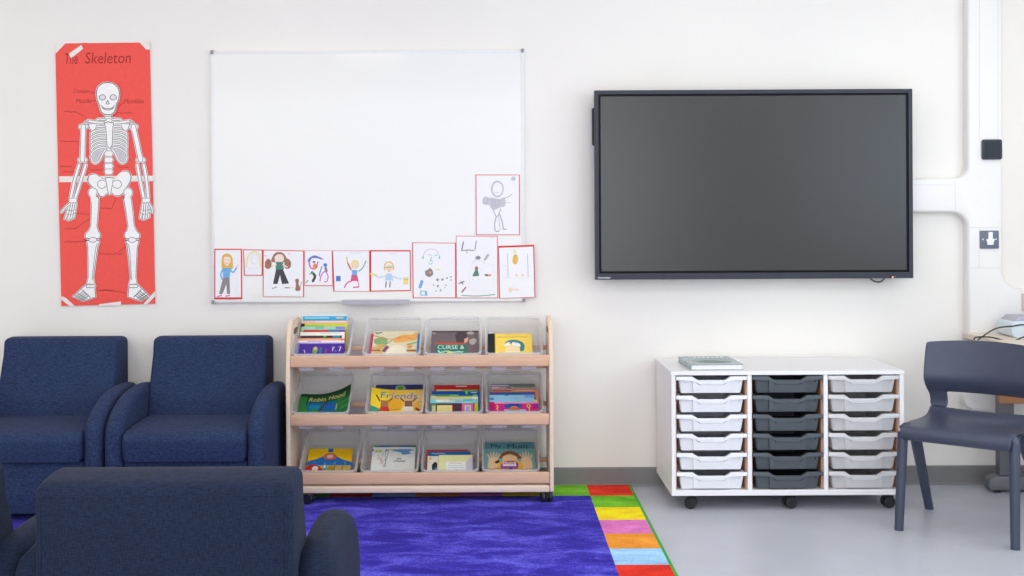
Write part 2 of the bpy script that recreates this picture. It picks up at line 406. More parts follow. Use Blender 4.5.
# ------------------------------------------------------------------ drawings on the board
INK = dict(k=(52, 48, 54), gy=(128, 122, 122), bl=(98, 166, 220), nb=(60, 110, 190), gd=(232, 178, 60), pk=(214, 70, 120), mg=(214, 90, 190),
           sk=(246, 222, 206), br=(150, 98, 76), gn=(86, 170, 130), dg=(60, 120, 96), tl=(70, 190, 160), yl=(236, 220, 120), pu=(130, 100, 190),
           lg=(196, 196, 204), fg=(172, 172, 184), lb=(178, 208, 236), og=(240, 140, 70), pe=(240, 214, 180), fl=(226, 226, 232), rd=(205, 70, 70))
def I(k): return flat(tuple(int(v+(244-v)*.16) for v in INK[k]), .8)
DD = D-.003
def drawing(label, q, art, inset=(1.1, 1.0, 1.1, 1.0), back=0.0):
    """q: corners of the red card on the board, clockwise from top left; paper lies on it, ink on the paper"""
    d = DD-back
    t = thing('childs_drawing', label, 'drawing', P(*[(q[2][0]+q[3][0])/2, (q[2][1]+q[3][1])/2], d), group="children's drawings on the whiteboard")
    a = Art(on_wall(d)); a.poly(q, M_REDCARD)
    bm = a.bm; ext = bmesh.ops.extrude_face_region(bm, geom=list(bm.faces))
    bmesh.ops.translate(bm, vec=(0, .0012, 0), verts=[g for g in ext['geom'] if isinstance(g, bmesh.types.BMVert)])
    a.build('red_backing_card', t)
    l, tp, r, b = inset
    (ax, ay), (bx, by), (cx, cy), (dx, dy) = q
    p = Art(on_wall(d), 6); p.poly([(ax+l, ay+tp), (bx-r, by+tp), (cx-r, cy-b), (dx+l, dy-b)], M_PAPER); po = p.build('paper', t)
    a = Art(on_wall(d), 12); art(a); a.build('sketch', po)
    return t
def q4(x0, y0, x1, y1, sk=0, sy=0): return [(x0, y0), (x1, y0+sy), (x1+sk, y1+sy), (x0+sk, y1)]

def d_blonde(a):
    a.poly([(221.5, 268), (222, 257), (225, 254), (229, 254), (232.5, 258), (233, 268), (230, 269), (225, 269)], I('gd'), 3)
    a.poly([(224, 257), (230, 257), (230.3, 262), (227, 266), (224, 262)], I('sk'), 3)
    for x in (225.5, 228.6): a.ell(x, 260, .5, .4, I('nb'), 8)
    a.line([(226, 263.3), (228, 263.3)], .4, I('rd'))
    a.poly([(222.5, 268), (231, 267.5), (229.5, 278), (223, 278)], I('bl'))
    a.line([(223, 269), (220.8, 274), (222, 279)], 1.5, I('bl'), 3); a.line([(230, 269), (233, 272.5), (236, 268.5)], 1.5, I('bl'), 3)
    a.line([(236, 268.5), (238.2, 265)], .7, I('pk')); a.ell(237.2, 266.3, .9, .8, I('sk'), 8)
    a.poly([(223, 278), (229.5, 277.5), (230, 294), (227, 294), (226.4, 284), (222.5, 294), (219, 294)], I('gy'))
    a.line([(217.5, 296.5), (221.5, 295.5)], 1.3, I('mg')); a.line([(226, 296.2), (229.5, 295.3)], 1.3, I('mg'))
drawing('red-edged drawing of a long-haired blonde girl in a blue top', q4(214.3, 248.7, 241.8, 249.0, .2, 0)[:2]+[(242.2, 299.2), (214.3, 299.3)], d_blonde, (1.1, 1.2, 1.1, 1.9))
def d_faint(a):
    a.line([(246, 267), (248, 257), (252, 252.5), (257, 252.5), (260, 257), (260.5, 266)], 1.8, flat((238, 230, 176), .8), 4)
    a.ring(254.5, 259, 3.6, 5, .4, I('lg')); a.line([(246, 267), (252, 269), (260, 268)], .6, I('fl'), 4)
    a.scrawl(246, 255, 271, .5, .4, I('fl'))
    for x in (253, 256): a.ell(x, 258, .35, .35, I('gy'), 6)
drawing('small square drawing of a faint pale-haired face, smallest of the red-edged sheets', [(243.2, 249.3), (262.8, 249.6), (262.6, 275.6), (244, 275.6)], d_faint, (.9, .9, 1, .8))
def d_brown(a):
    a.poly([(272, 258), (274, 254), (278, 252), (283, 253), (286, 257), (286.5, 262), (272, 262)], I('br'), 3)
    a.poly([(274.5, 257), (278, 254.2), (282.5, 255), (284, 260), (280, 263.5), (275.5, 262)], I('sk'), 3)
    for x in (268, 287.5):
        a.poly([(x-3, 262), (x, 258.5), (x+3.4, 262), (x+3, 267), (x, 269), (x-3, 267)], I('br'), 3)
    a.poly([(276, 262), (283, 262), (284, 269.5), (275.5, 269.5)], I('dg')); a.line([(276, 264.5), (272, 267)], 1.2, I('sk')); a.line([(283, 264.5), (287, 267)], 1.2, I('sk'))
    a.poly([(276, 269.5), (283, 269.5), (288, 281), (289, 283.6), (282, 284), (280, 275), (277.5, 284), (273, 284)], I('k'))
    a.line([(272.5, 288.6), (276.5, 286.8)], .8, I('gy')); a.line([(285, 287.8), (290, 287.8)], .8, I('k')); a.line([(290, 287.8), (294, 287.3)], .6, I('yl'))
    a.poly([(295, 280), (297, 278.5), (299, 280), (298.6, 284), (300.6, 290), (295.5, 290.5), (296, 284)], I('br'), 3); a.line([(300, 288), (301.6, 282)], .6, I('br'))
    for x, y in ((266, 256), (289, 254)): a.scrawl(x-1.5, x+1.5, y, .5, .5, I('fg'), .5)
drawing('drawing of a brown-haired figure in flared black trousers with a small animal', [(263, 249.6), (304, 250.6), (304, 297), (262.9, 296.6)], d_brown, (.7, .8, .9, .4))
def d_purple(a):
    a.ring(313.5, 263, 4.2, 6, 1.6, I('mg'), 30, 300); a.line([(308.5, 261), (311, 257.8), (316, 257), (321, 258.5)], 1.8, I('nb'), 4)
    a.line([(309, 258.5), (315, 255.8), (323, 259.5)], .9, I('pu'), 4); a.ell(314.8, 266.5, 2, 3, I('og')); a.ell(314, 262, 1.6, 1.2, I('pu'))
    a.line([(316, 268), (318, 262)], 1.2, I('rd')); a.line([(312, 272.5), (315, 276), (313, 281)], 2.6, I('k'), 4); a.line([(309.5, 274), (313, 273)], 1, I('gn'))
    a.ell(325.3, 265, 1.9, 1.9, I('nb')); a.line([(325.6, 268), (326.3, 271)], 2.6, I('gy')); a.line([(322, 266.5), (319.8, 273), (319.6, 276)], 1, I('nb'), 4)
    a.line([(320, 281), (321.5, 275), (325, 271.5), (328, 276), (327, 281), (324.5, 282)], 1.1, I('mg'), 5); a.line([(306.5, 282.5), (308, 280.5)], 1, I('gn'))
drawing('drawing of a purple-haired head beside a pink looping creature', [(304.5, 250.2), (332, 250.6), (332.6, 286), (304.8, 285.8)], d_purple, (.4, .3, .3, .7), .0004)
def d_dancer(a):
    a.line([(346.8, 257), (347.6, 263)], 1.1, I('gd')); a.line([(347.8, 263.5), (351, 269.5)], 1.5, I('rd')); a.line([(366, 261), (362.5, 268), (358.5, 271.5)], 1.1, I('gn'), 3)
    a.ell(355, 264.5, 4.3, 4.6, I('yl')); a.ell(355.3, 265.3, 3, 3.4, I('pe'))
    a.poly([(351.5, 270), (357.5, 270), (357, 275), (352, 275)], I('bl')); a.poly([(351.5, 275), (357, 275), (358.8, 281), (350.5, 281)], I('pk'))
    a.line([(351.5, 281), (347, 283), (344.5, 287.5)], 1.3, I('pk'), 3); a.line([(357.5, 281), (358.8, 284), (358.6, 287)], .9, I('pk')); a.line([(353.5, 287.3), (358.5, 287)], 1.3, I('pk'))
    a.rect(336, 276, 340.6, 281.2, I('nb')); a.scrawl(350, 361, 253, .4, .4, I('lg'), .7)
drawing('drawing of a leaping dancer with both arms up in a pink skirt', [(331.8, 250.6), (369.6, 250.6), (369.8, 291.5), (333.4, 291.4)], d_dancer, (1.2, .4, .5, .4))
def d_arms(a):
    a.ring(389, 267.5, 4.4, 5.6, 1.4, I('gd'), 150, 390); a.ell(389, 268.3, 3, 3.8, I('pe')); a.line([(385.8, 267.5), (392.4, 267)], .8, I('gn')); a.line([(388, 271), (390, 271)], .4, I('rd'))
    a.poly([(386.5, 273.5), (391.5, 273.5), (393.4, 280.6), (384.8, 280.6)], I('lb')); a.line([(386, 276), (378.5, 277.3), (374.5, 274.8)], 1, I('lb'), 3); a.line([(392.5, 276), (397, 278), (401.5, 279)], 1, I('lb'))
    a.line([(371, 273.8), (376, 275.2)], 2, I('yl')); a.rect(403.5, 277, 408.3, 284.5, I('yl')); a.line([(404, 279.5), (408, 279.5)], .4, I('gy'))
    for x in (386.2, 390.2): a.line([(x, 282), (x-.5, 287)], 1.3, I('gy'))
    a.scrawl(389, 397, 253.8, .3, .4, I('lg'), .7)
drawing('thick-edged drawing of a blonde figure with arms out and a yellow box', [(369.8, 250.2), (410.6, 250.2), (410.8, 291), (369.8, 291.6)], d_arms, (1.5, 1.3, .9, 1))
def d_face(a):
    a.line([(423, 256), (426, 250.5), (431, 249), (436.5, 250.5), (439.5, 256)], .6, I('lg'), 4)
    for x in (423, 439.5): a.ell(x, 257.5, .7, 1.5, I('tl'))
    a.line([(428, 255), (431, 255)], .6, I('fg')); a.line([(434.5, 255), (437.5, 255.2)], .7, I('tl')); a.line([(431.5, 257.5), (430.4, 261), (432.3, 261)], .9, I('tl')); a.line([(428.6, 263), (430.5, 264.3), (432.6, 262.8)], .6, I('tl'), 3)
    a.poly([(425, 271), (428, 269.5), (430, 268), (432.5, 270.5), (433, 274.5), (429.5, 277), (425.5, 275)], I('gy'), 3); a.ell(430, 272.6, 1.3, 1.5, I('og')); a.line([(436.5, 269.3), (440, 269.8)], 1, I('yl')); a.ell(428.2, 273.2, .9, .8, I('pu'))
    a.line([(420, 287), (422, 281.5)], 3, I('bl')); a.poly([(420.4, 290.5), (426.8, 291), (427.4, 295.6), (420.4, 295.4)], I('bl')); a.poly([(421.4, 291.4), (425, 291.7), (425, 294.7), (421.4, 294.6)], M_PAPER)
    for x, y, r in ((437.5, 279.8, 1.3), (442.5, 279.5, 1.2), (447, 278, .8), (451, 277, .7), (451, 280, .7), (437.8, 286, 1.1), (433.5, 285, .7), (446, 285, .7), (440.5, 290.3, .9), (436.2, 291, .6), (445, 287.5, .5)): a.ell(x, y, r, r*1.1, I('gy'), 7)
drawing('drawing of a wide green-featured face above a scatter of grey dots', [(412.2, 242.4), (456, 242.9), (456.2, 298), (412.8, 298)], d_face, (.9, .6, 1, .6), .0003)
def d_marks(a):
    a.line([(463.5, 242), (461.8, 249.5), (463, 250.5)], 1, I('k')); a.line([(461.5, 250.5), (468, 250), (474, 250.5)], .9, I('gy')); a.line([(476.3, 241), (475, 249.5)], .9, I('gy')); a.line([(466.5, 250.5), (467.2, 253)], .7, I('gy'))
    a.ell(478, 257.8, 2.6, 1.9, I('gy')); a.line([(472.5, 262.5), (477, 259)], .5, I('lg')); a.line([(485, 259.5), (488, 255)], 2.4, I('fg'))
    a.line([(470, 266), (478, 261), (488, 263.5), (495, 266)], .35, I('fl'), 4); a.line([(469, 270), (469, 290), (494, 290), (494, 268)], .35, I('fl')); a.ell(476.5, 268.5, 1.7, 2.2, I('br'))
    a.poly([(475, 270.3), (478, 270.3), (479.2, 276), (472.2, 276.3)], I('dg')); a.line([(485.5, 275), (488.3, 275.3)], 1.7, I('k')); a.line([(488.5, 275.4), (490.6, 275.2)], 1.7, I('og'))
    a.line([(459, 283.5), (464, 281.5)], 1.2, I('gy')); a.line([(461, 281.5), (463, 284.5)], .7, I('k')); a.line([(462, 292), (465.6, 287.5)], 1.5, I('br'))
    for x, y in ((473, 279.5), (478.3, 279.6), (482, 270), (484, 263)): a.ell(x, y, .6, .35, I('fg'), 6)
    a.line([(462, 295.5), (478, 296), (495, 294.5)], .9, I('gn'), 4); a.scrawl(490, 495, 237.5, .4, .3, I('lg'))
drawing('tall thin-edged drawing of scattered dark marks and a small green-skirted figure', [(456.1, 235.8), (497.6, 236.2), (498, 298), (456.6, 298)], d_marks, (.4, .5, .6, .5), .0007)
def d_pale(a):
    a.line([(514, 250), (516, 251.5), (513.5, 253)], 1.4, I('yl')); a.poly([(513, 257), (515, 254), (517.5, 256), (517.6, 262), (515, 264.5), (512.6, 262)], I('gd'), 3)
    for x in (507.5, 527.5): a.line([(x, 254), (x+.4, 266), (x+.6, 277)], .8, I('lg')); 
    for x in (516.5, 522.5): a.ell(x, 275.2, 1.2, 1.5, I('pe')); a.line([(502, 265.5), (507, 266)], .5, I('fl'))
    a.ell(510.6, 290, 2.1, 2.5, I('pe')); a.line([(512, 289.5), (518.5, 289.8)], 1.4, I('pe')); a.line([(503, 276), (506, 277.5), (524, 278), (532, 276)], .35, I('fl'), 3)
drawing('pale drawing with an orange blob, overhanging the right edge of the whiteboard', [(498.2, 246), (534, 244.8), (535.3, 297.4), (499.2, 298.6)], d_pale, (.9, 1.8, .9, .5), .0012)
def d_pencil(a):
    a.ring(497.3, 189, 5.8, 7.8, 1.0, I('fg')); a.ring(497.6, 189, 5, 7, .6, I('lg')); a.line([(495, 192.5), (499, 192.8)], .5, I('lg'))
    a.poly([(483.5, 198), (491, 197.5), (500, 199), (505, 198), (505, 206.5), (499, 207), (496, 210), (491.5, 209), (489, 205), (483, 204)], I('lg'), 2)
    for k in range(7): a.line([(490.5+k*1.7, 199.5), (492+k*1.3, 208)], .6, I('fg'))
    a.line([(502, 198.5), (508, 197), (512, 194)], .7, I('fg'), 3); a.line([(503, 203), (511, 202.4)], .6, I('lg')); a.ring(485.5, 200.5, 2.5, 3.3, .8, I('fg'))
    a.line([(493, 209), (496.8, 217), (500.8, 209)], 1, I('fg'), 4); a.line([(496, 217.5), (494.6, 224), (495.5, 231), (499, 231)], 1.2, I('fg'), 4); a.line([(499.5, 214), (502.2, 222), (503.6, 229), (506, 229)], 1.2, I('fg'), 4); a.line([(498.8, 217), (499.4, 224), (500.5, 230)], .8, I('lg'), 4)
    a.ell(513.4, 178.6, 2.3, 2.2, I('lg')); a.line([(513.5, 182), (514.3, 187)], .5, I('fl'))
drawing('grey pencil drawing of a big-headed figure, set above the row of other drawings', [(475.7, 174.6), (519.8, 174.6), (520, 235), (476, 235)], d_pencil, (.7, .7, .8, .6), .0)

# ------------------------------------------------------------------ skeleton poster
PD = 5.773
SK = flat((247, 246, 245), .8); OL = flat((42, 40, 48), .8); RP = flat((244, 92, 84), .75); RPT = flat((158, 52, 48), .8); TAPE = mat('white_tape', (238, 234, 228), .6)
po = thing('skeleton_poster', 'tall red paper poster with a white cut-out skeleton and handwritten labels', 'poster', P(107, 305, PD))
bm = NB()
def ypt(p, dy): v = P(*p, PD); v.y += dy; return v
q = [(55.2, 43.6), (149.6, 42.4), (152.5, 170), (155.2, 303.6), (61.4, 306), (58, 170)]
A = [bm.verts.new(ypt(p, 0)) for p in q]; B = [bm.verts.new(ypt(p, .0015)) for p in q]
bm.faces.new(A); bm.faces.new(B[::-1])
for i in range(6): bm.faces.new((A[i], B[i], B[(i+1) % 6], A[(i+1) % 6]))
obj('red_sheet', bm, RP, po, True)
a = Art(on_wall(PD), 3)
a.word('The', 64.2, 53.5, 77.5, 64.2, RPT, 1, -.3); a.word('Skeleton', 85, 52.5, 130.5, 63.6, RPT, 1, -.5)
a.word('Cranium', 73, 89.2, 88, 93, RPT, .6); a.word('Maxilla', 76, 99, 91, 103, RPT, .8); a.word('Mandible', 124, 99, 143.5, 103.4, RPT, .8)
for x0_, x1_, y_ in ((64, 77, 112), (117, 132, 112.8), (60, 72, 166.5), (62, 75, 172), (118, 129, 167), (90, 103, 170), (65, 76, 229), (101, 112, 208.5), (64, 78, 242), (99, 122, 254), (100, 114, 290.5)):
    a.scrawl(x0_, x1_, y_, .9, .5, RPT, .8)
for l_ in ([(88, 91.5), (97, 93)], [(91, 101), (97, 100.5)], [(124, 102), (116, 109.5)], [(77, 112.5), (87, 118)], [(117, 113), (113, 116)], [(60, 141), (81, 142)], [(77, 213.5), (89, 214.2)], [(112, 208), (116, 198)],
           [(75, 229), (89, 219)], [(77, 242), (89, 240.5)], [(99, 252), (97, 248)], [(119, 252), (126, 246)], [(97, 291), (105, 289.5), (126, 293)], [(112, 166), (104, 163)]):
    a.line(l_, .45, RPT)
a.build('handwriting', po)
a = Art(on_wall(PD), 2); a.poly([(59, 176.3), (153, 175.6), (155, 178.4), (152.5, 181.2), (59.3, 182.2)], TAPE); a.build('joining_strip', po)
for pts in ([(55, 43.4), (65.5, 43.4), (55.6, 53.5)], [(139.5, 42.4), (149.6, 42.2), (150, 49.6), (146, 49.4)], [(61.4, 296), (66, 298), (75, 306.2), (70, 306.4), (61.2, 299.5)], [(155, 291), (155.2, 296), (147.5, 304.2), (143, 304.4)], [(99, 304.2), (121, 301.4), (121, 305.2), (99, 306)]):
    a = Art(on_wall(PD), 40); a.poly(pts, TAPE); a.build('tape', po)
a = Art(on_wall(PD), 60); a.poly([(68.8, 53.6), (81.2, 45), (83.4, 48.6), (71, 58.2)], TAPE); a.build('tape', po)
a = Art(on_wall(PD), 60); a.poly([(80.5, 43.2), (87.5, 42.8), (85.5, 47), (82.6, 50.6), (83, 47)], RP); a.build('folded_corner', po)

def bone(a, pts, w, sm=3):
    a.line(pts, w+1.6, SK, sm); a.line(pts, w+.6, OL, sm); a.line(pts, w-.5, SK, sm)
def blob(a, pts, sm=3, lw=.75):
    c = (sum(p[0] for p in pts)/len(pts), sum(p[1] for p in pts)/len(pts))
    a.poly(pts, SK, sm); a.line(list(pts)+[pts[0]], 1.7, SK, sm); a.line(list(pts)+[pts[0]], lw, OL, sm)
    a.poly([(c[0]+(x-c[0])*.94, c[1]+(y-c[1])*.97) for x, y in pts], SK, sm)
def zz(x, y, s, ox, oy): return (ox+x/s, oy+y/s)
def SKL(*p): return [(80+x/7.67, 75+y/7.67) for x, y in p]
# spine and pelvis first, ribs over them
sp = Art(on_wall(PD), 45)
for y, w in ((149.5, 3.6), (153.6, 4.6), (159.8, 4.7), (166, 4.7), (171.7, 4.4)): blob(sp, [(108.7-w, y), (108.7-w*.7, y-2.6), (108.7+w*.7, y-2.6), (108.7+w, y), (108.7+w*.7, y+2.6), (108.7-w*.7, y+2.6)], 0)
blob(sp, SKL((190, 290), (242, 290), (242, 360), (190, 360)), 0)
for y in (318, 335): sp.line(SKL((190, y), (242, y)), .4, OL)
sp.build('spine', po)
pv = Art(on_wall(PD), 70)
blob(pv, [(60+x/8.23, 170+y/8.23) for x, y in ((228, 80), (240, 45), (272, 32), (310, 48), (345, 66), (375, 78), (440, 78), (478, 45), (520, 12), (560, 12), (584, 48), (578, 95), (545, 150), (522, 185), (490, 212), (452, 208), (432, 190), (410, 185), (388, 190), (352, 218), (322, 208), (302, 165), (262, 135), (236, 108))])
for x in (345, 470):
    pv.ell(60+x/8.23, 184.2, 4.7, 4.4, OL); pv.ell(60+x/8.23, 184.2, 4.2, 3.9, SK)
blob(pv, [(105.6, 177.6), (113.4, 177.6), (112, 186), (110.4, 195), (109, 195), (107, 186)], 0)
pv.build('pelvis', po)
rb = Art(on_wall(PD), 110)
for s in (-1, 1):
    def mx(x): return 109+s*(109-x) if s > 0 else x
    rb.poly([(mx(x), y) for x, y in ((104.5, 117), (98, 118.6), (93.5, 124), (91, 133), (90.2, 146), (90.6, 158), (93, 163), (97, 163.4), (100.5, 159), (103, 154), (106, 149.5), (105.5, 128))], flat((200, 198, 204)), 3)
    for k in range(9):
        y0_ = 119.5+k*3.5; xo = 91.2-(.3 if 2 < k < 7 else 0)+(4.5-k*1.5 if k < 3 else 0); dy = 1.5+k*.75
        bone(rb, [(mx(105.4), y0_), (mx(98.5), y0_+dy*.2-.6), (mx(xo+1.2), y0_+dy*.6+.3), (mx(xo+.2), y0_+dy+1)], 1.9)
    bone(rb, [(mx(106), 149), (mx(102.5), 154), (mx(99.6), 160), (mx(96), 163), (mx(92.5), 161.5), (mx(91), 157)], 2)
    blob(rb, [(mx(x), y) for x, y in ((88.5, 124), (97, 124), (95.5, 128.5), (92.5, 131), (90, 129))], 0)
    bone(rb, [(mx(103.5), 122.6), (mx(97), 122.4), (mx(88.5), 121)], 2.6)
    bone(rb, [(mx(88.2), 120.4), (mx(84.4), 123)], 1.2)
blob(rb, SKL((186, 368), (215, 360), (258, 368), (252, 400), (246, 540), (230, 562), (208, 545), (198, 400)), 0)
rb.build('ribcage', po)
sk = Art(on_wall(PD), 330)
blob(sk, SKL((215, 58), (178, 62), (142, 88), (127, 125), (127, 160), (133, 195), (143, 215), (152, 250), (162, 280), (190, 302), (240, 302), (264, 280), (275, 250), (280, 218), (292, 200), (300, 165), (300, 125), (284, 90), (252, 64)))
for x in (172, 255):
    c = zz(x, 172, 7.67, 80, 75); sk.ell(c[0], c[1], 3.5, 3.0, OL); sk.ell(c[0], c[1], 2.9, 2.4, flat((226, 226, 226)))
sk.poly(SKL((212, 190), (228, 222), (198, 222)), OL, 2); sk.poly(SKL((213, 200), (221, 219), (205, 219)), SK, 2)
sk.line(SKL((160, 232), (180, 250), (214, 258), (248, 250), (268, 232)), .5, OL, 3); sk.line(SKL((168, 248), (190, 264), (214, 268), (240, 264), (262, 248)), .5, OL, 3)
for k in range(8): sk.line(SKL((176+k*11, 250+5*sin(k/7*pi)), (178+k*10.4, 262+5*sin(k/7*pi))), .3, OL)
sk.build('skull', po)
def arm(sh, el, wr, s, tip, th):
    a = Art(on_wall(PD), 150)
    bone(a, [(sh[0]-2.6*s, sh[1]), (sh[0]+2.4*s, sh[1]+.3)], 4.6); bone(a, [(el[0]-2.6, el[1]), (el[0]+2.8, el[1])], 4.2)
    bone(a, [sh, el], 4.6); a.line([sh, (sh[0], sh[1]+3)], 3.8, SK); a.line([el, (el[0], el[1]-2)], 3.8, SK)
    for o1, o2 in ((-3.2, -2.2), (3.2, 2.2)):
        bone(a, [(el[0]+o1, el[1]+5), (el[0]+o1*1.0+(wr[0]-el[0])*.5, (el[1]+wr[1])/2), (wr[0]+o2, wr[1]-2.5)], 3.0)
    blob(a, [(wr[0]-4, wr[1]-2.2), (wr[0]+4, wr[1]-2.2), (wr[0]+3.6, wr[1]+2.6), (wr[0]-3.8, wr[1]+2.6)], 0)
    for k in range(4):
        u = k/3; b0 = (wr[0]-3+u*6, wr[1]+3); e0 = (tip[0]-4.2+u*8.4, tip[1]-abs(u-.4)*4)
        m = ((b0[0]+e0[0])/2, (b0[1]+e0[1])/2)
        bone(a, [b0, m, e0], 2.0); 
        for t in (.45, .7): c = (b0[0]+(e0[0]-b0[0])*t, b0[1]+(e0[1]-b0[1])*t); a.line([(c[0]-.9, c[1]), (c[0]+.9, c[1])], .4, OL)
    bone(a, [(wr[0]+3*s, wr[1]+3), ((wr[0]+3*s+th[0])/2+s*.8, (wr[1]+3+th[1])/2), th], 1.9)
    a.build('arm', po)
arm((83.4, 126.5), (82.4, 160), (73, 200.5), -1, (69.5, 220), (61.6, 212)); arm((133.4, 126.5), (140.6, 160), (146, 200.5), 1, (144.6, 219.5), (152.6, 212))
def leg(hip, kn, an, s, toes, heel):
    a = Art(on_wall(PD), 150)
    a_ = (hip[0]+s*1.6, hip[1]+4)
    bone(a, [hip, (hip[0]+s*.3, hip[1]+1)], 8.6); 
    blob(a, [(hip[0]-s*1.5-3, hip[1]+6), (hip[0]-s*1.5+4.4, hip[1]+6), (kn[0]-s*1+3, kn[1]-9), (kn[0]+7.4, kn[1]-1.5), (kn[0]+6, kn[1]+3), (kn[0]-6, kn[1]+3), (kn[0]-7.4, kn[1]-1.5), (kn[0]-s*1-3, kn[1]-9)], 2)
    a.line([(hip[0], hip[1]+2), (hip[0]-s*.8, hip[1]+9)], 5.2, SK)
    blob(a, [(kn[0]-6.6, kn[1]+5), (kn[0]+6.4, kn[1]+5), (kn[0]+5, kn[1]+11), (an[0]+2.8, an[1]-6), (an[0]+4, an[1]), (an[0]-4, an[1]), (an[0]-2.4, an[1]-6), (kn[0]-5, kn[1]+11)], 2)
    a.line([(kn[0]-s*4.6, kn[1]+8), (kn[0]-s*2.6, kn[1]+15), (an[0]-s*1.5, an[1]-4)], .5, OL, 3)
    a.ell(kn[0], kn[1]+4.4, 4.2, 2.7, OL); a.ell(kn[0], kn[1]+4.4, 3.7, 2.2, SK)
    blob(a, [(an[0]+s*4, an[1]), (an[0]-s*4, an[1]), heel, ((heel[0]*2+toes[1][0])/3, heel[1]+1), toes[1], toes[0]], 0)
    b0, b1 = (an[0]+s*4.2, an[1]+2.5), (heel[0]-s*-2.5, heel[1]-1.5)
    def ft(u, t):
        p = (b0[0]+(b1[0]-b0[0])*u, b0[1]+(b1[1]-b0[1])*u); q_ = (toes[0][0]+(toes[1][0]-toes[0][0])*u, toes[0][1]+(toes[1][1]-toes[0][1])*u)
        return (p[0]+(q_[0]-p[0])*t, p[1]+(q_[1]-p[1])*t)
    for u in (.2, .4, .6, .8): a.line([ft(u, .3), ft(u, .6), ft(u, 1)], .7, OL)
    for t in (.3, .62, .82): a.line([ft(.02, t), ft(.5, t*1.03), ft(.98, t)], .65, OL)
    bone(a, [(an[0]-3, an[1]+2.2), (an[0]+3.4, an[1]+2.2)], 3)
    a.build('leg', po)
leg((93, 192), (92.8, 235.5), (90.6, 284), -1, ((72, 297), (83.5, 301.2)), (95.6, 297)); leg((128, 192), (132.2, 235.5), (133, 284), 1, ((150, 296.4), (141, 301)), (128, 297))

# ------------------------------------------------------------------ television
TD = 5.67; ty = 185
x0, x1 = PX(595.0, TD, ty), PX(912.8, TD, ty); z1, z0 = PZ(89.6, TD, 752), PZ(279.0, TD, 752)
tv = thing('television', 'large flat black interactive screen mounted on the white wall', 'television', ((x0+x1)/2, TD+.04, z0))
M_TVF = mat('dark_blue_grey_casing', (46, 50, 62), .45, .4, .03)
bm = NB(); m = 3.8*TD/F; mb = 6.2*TD/F
fr = [(x0, x0+m, z0, z1), (x1-m, x1, z0, z1), (x0+m, x1-m, z1-m, z1), (x0+m, x1-m, z0, z0+mb)]
for b in fr: box(bm, b[0], b[1], TD, TD+.04, b[2], b[3])
obj('bezel', bm, M_TVF, tv, True)
bm = NB(); e = .0105
for b in ((x0+m, x0+m+e, z0+mb, z1-m), (x1-m-e, x1-m, z0+mb, z1-m), (x0+m+e, x1-m-e, z1-m-e, z1-m), (x0+m+e, x1-m-e, z0+mb, z0+mb+e)): box(bm, b[0], b[1], TD+.004, TD+.03, b[2], b[3])
obj('inner_border', bm, mat('black_glass_border', (12, 12, 15), .5, .15, .02), tv, True)
bm = NB(); box(bm, x0+m+e, x1-m-e, TD+.006, TD+.03, z0+mb+e, z1-m-e)
obj('screen', bm, mat('matt_grey_screen', (40, 40, 41), .27, .62, .01), tv, True)
bm = NB(); prism(bm, rrect(x0+.02, x1-.02, z0+.02, z1-.02, .03), 'y', TD+.04, TD+.075); box(bm, x0+.35, x1-.35, TD+.075, WALL-.002, z0+.2, z1-.2)
obj('back_casing', bm, M_BLACK, tv, True)
bm = NB(); prism(bm, rrect(x0-.008, x0+.03, PZ(145, TD, 595), PZ(107, TD, 595), .008), 'y', TD+.042, TD+.07); obj('side_grip', bm, M_BLACK, tv, True)
a = Art(on_wall(TD), 3)
lg_ = flat((196, 200, 210)); 
for k, (u, w_) in enumerate(((598, 1.1), (599.5, .9), (600.7, 1.1), (602.2, .7), (603.2, 1.1), (604.6, .8), (605.7, 1.0), (607, .8), (608.1, 1.0))): a.rect(u, 277.1, u+w_, 278.5, lg_)
a.line([(609.4, 278.4), (610.6, 277)], .5, lg_)
a.build('maker_mark', tv)
a = Art(on_wall(TD), 3); a.rect(889.5, 276.3, 891.4, 277.8, flat((16, 16, 18))); a.build('button', tv)
bm = NB(); c = P(892.6, 277.2, TD); bmesh.ops.create_uvsphere(bm, u_segments=10, v_segments=6, radius=.0035, matrix=Matrix.Translation(c))
led = bpy.data.materials.new('red_standby_light'); led.use_nodes = True; b_ = led.node_tree.nodes['Principled BSDF']; b_.inputs['Base Color'].default_value = (.9, .2, .15, 1); b_.inputs['Emission Color'].default_value = (1, .25, .2, 1); b_.inputs['Emission Strength'].default_value = 2
obj('standby_light', bm, led, tv, True)
a = Art(on_wall(TD), 3); a.ell(895, 276.9, .7, .6, flat((120, 126, 134))); a.build('sensor', tv)
bm = NB(); tube(bm, spline([P(868, 276, 5.73), P(874, 281.2, 5.74), P(881, 281.6, 5.735), P(886, 276, 5.73)], 6), .004, 6); obj('cable', bm, M_GREYMETAL, tv, True, 60)

# ------------------------------------------------------------------ white cable trunking on the right
KD = 5.722
def trunk_pts():
    """L with a rounded branch to the left and a wide rounded base that runs on to the right"""
    X = lambda px, py: (P(px, py, KD).x, P(px, py, KD).z)
    pts = [X(968, -30), X(968, 165)]
    pts += [X(968-12*(1-cos(R(t))), 166+12*sin(R(t))) for t in range(10, 91, 10)]
    pts += [X(905, 178), X(905, 212.5)]
    pts += [X(953+15*sin(R(t)), 212.5+15*(1-cos(R(t)))) for t in range(0, 91, 10)]
    pts += [X(968, 232), X(968, 335), X(1100, 335), X(1100, 289), X(1022, 289)]
    pts += [X(1022-19*sin(R(t)), 289-19*(1-cos(R(t)))) for t in range(0, 91, 10)]
    pts += [X(1003, 200), X(1003, -30)]
    return pts
tk = thing('cable_trunking', 'wide white cable trunking that runs up the wall and branches to the screen', 'trunking', (P(985, 335, KD).x, WALL, P(985, 335, KD).z))
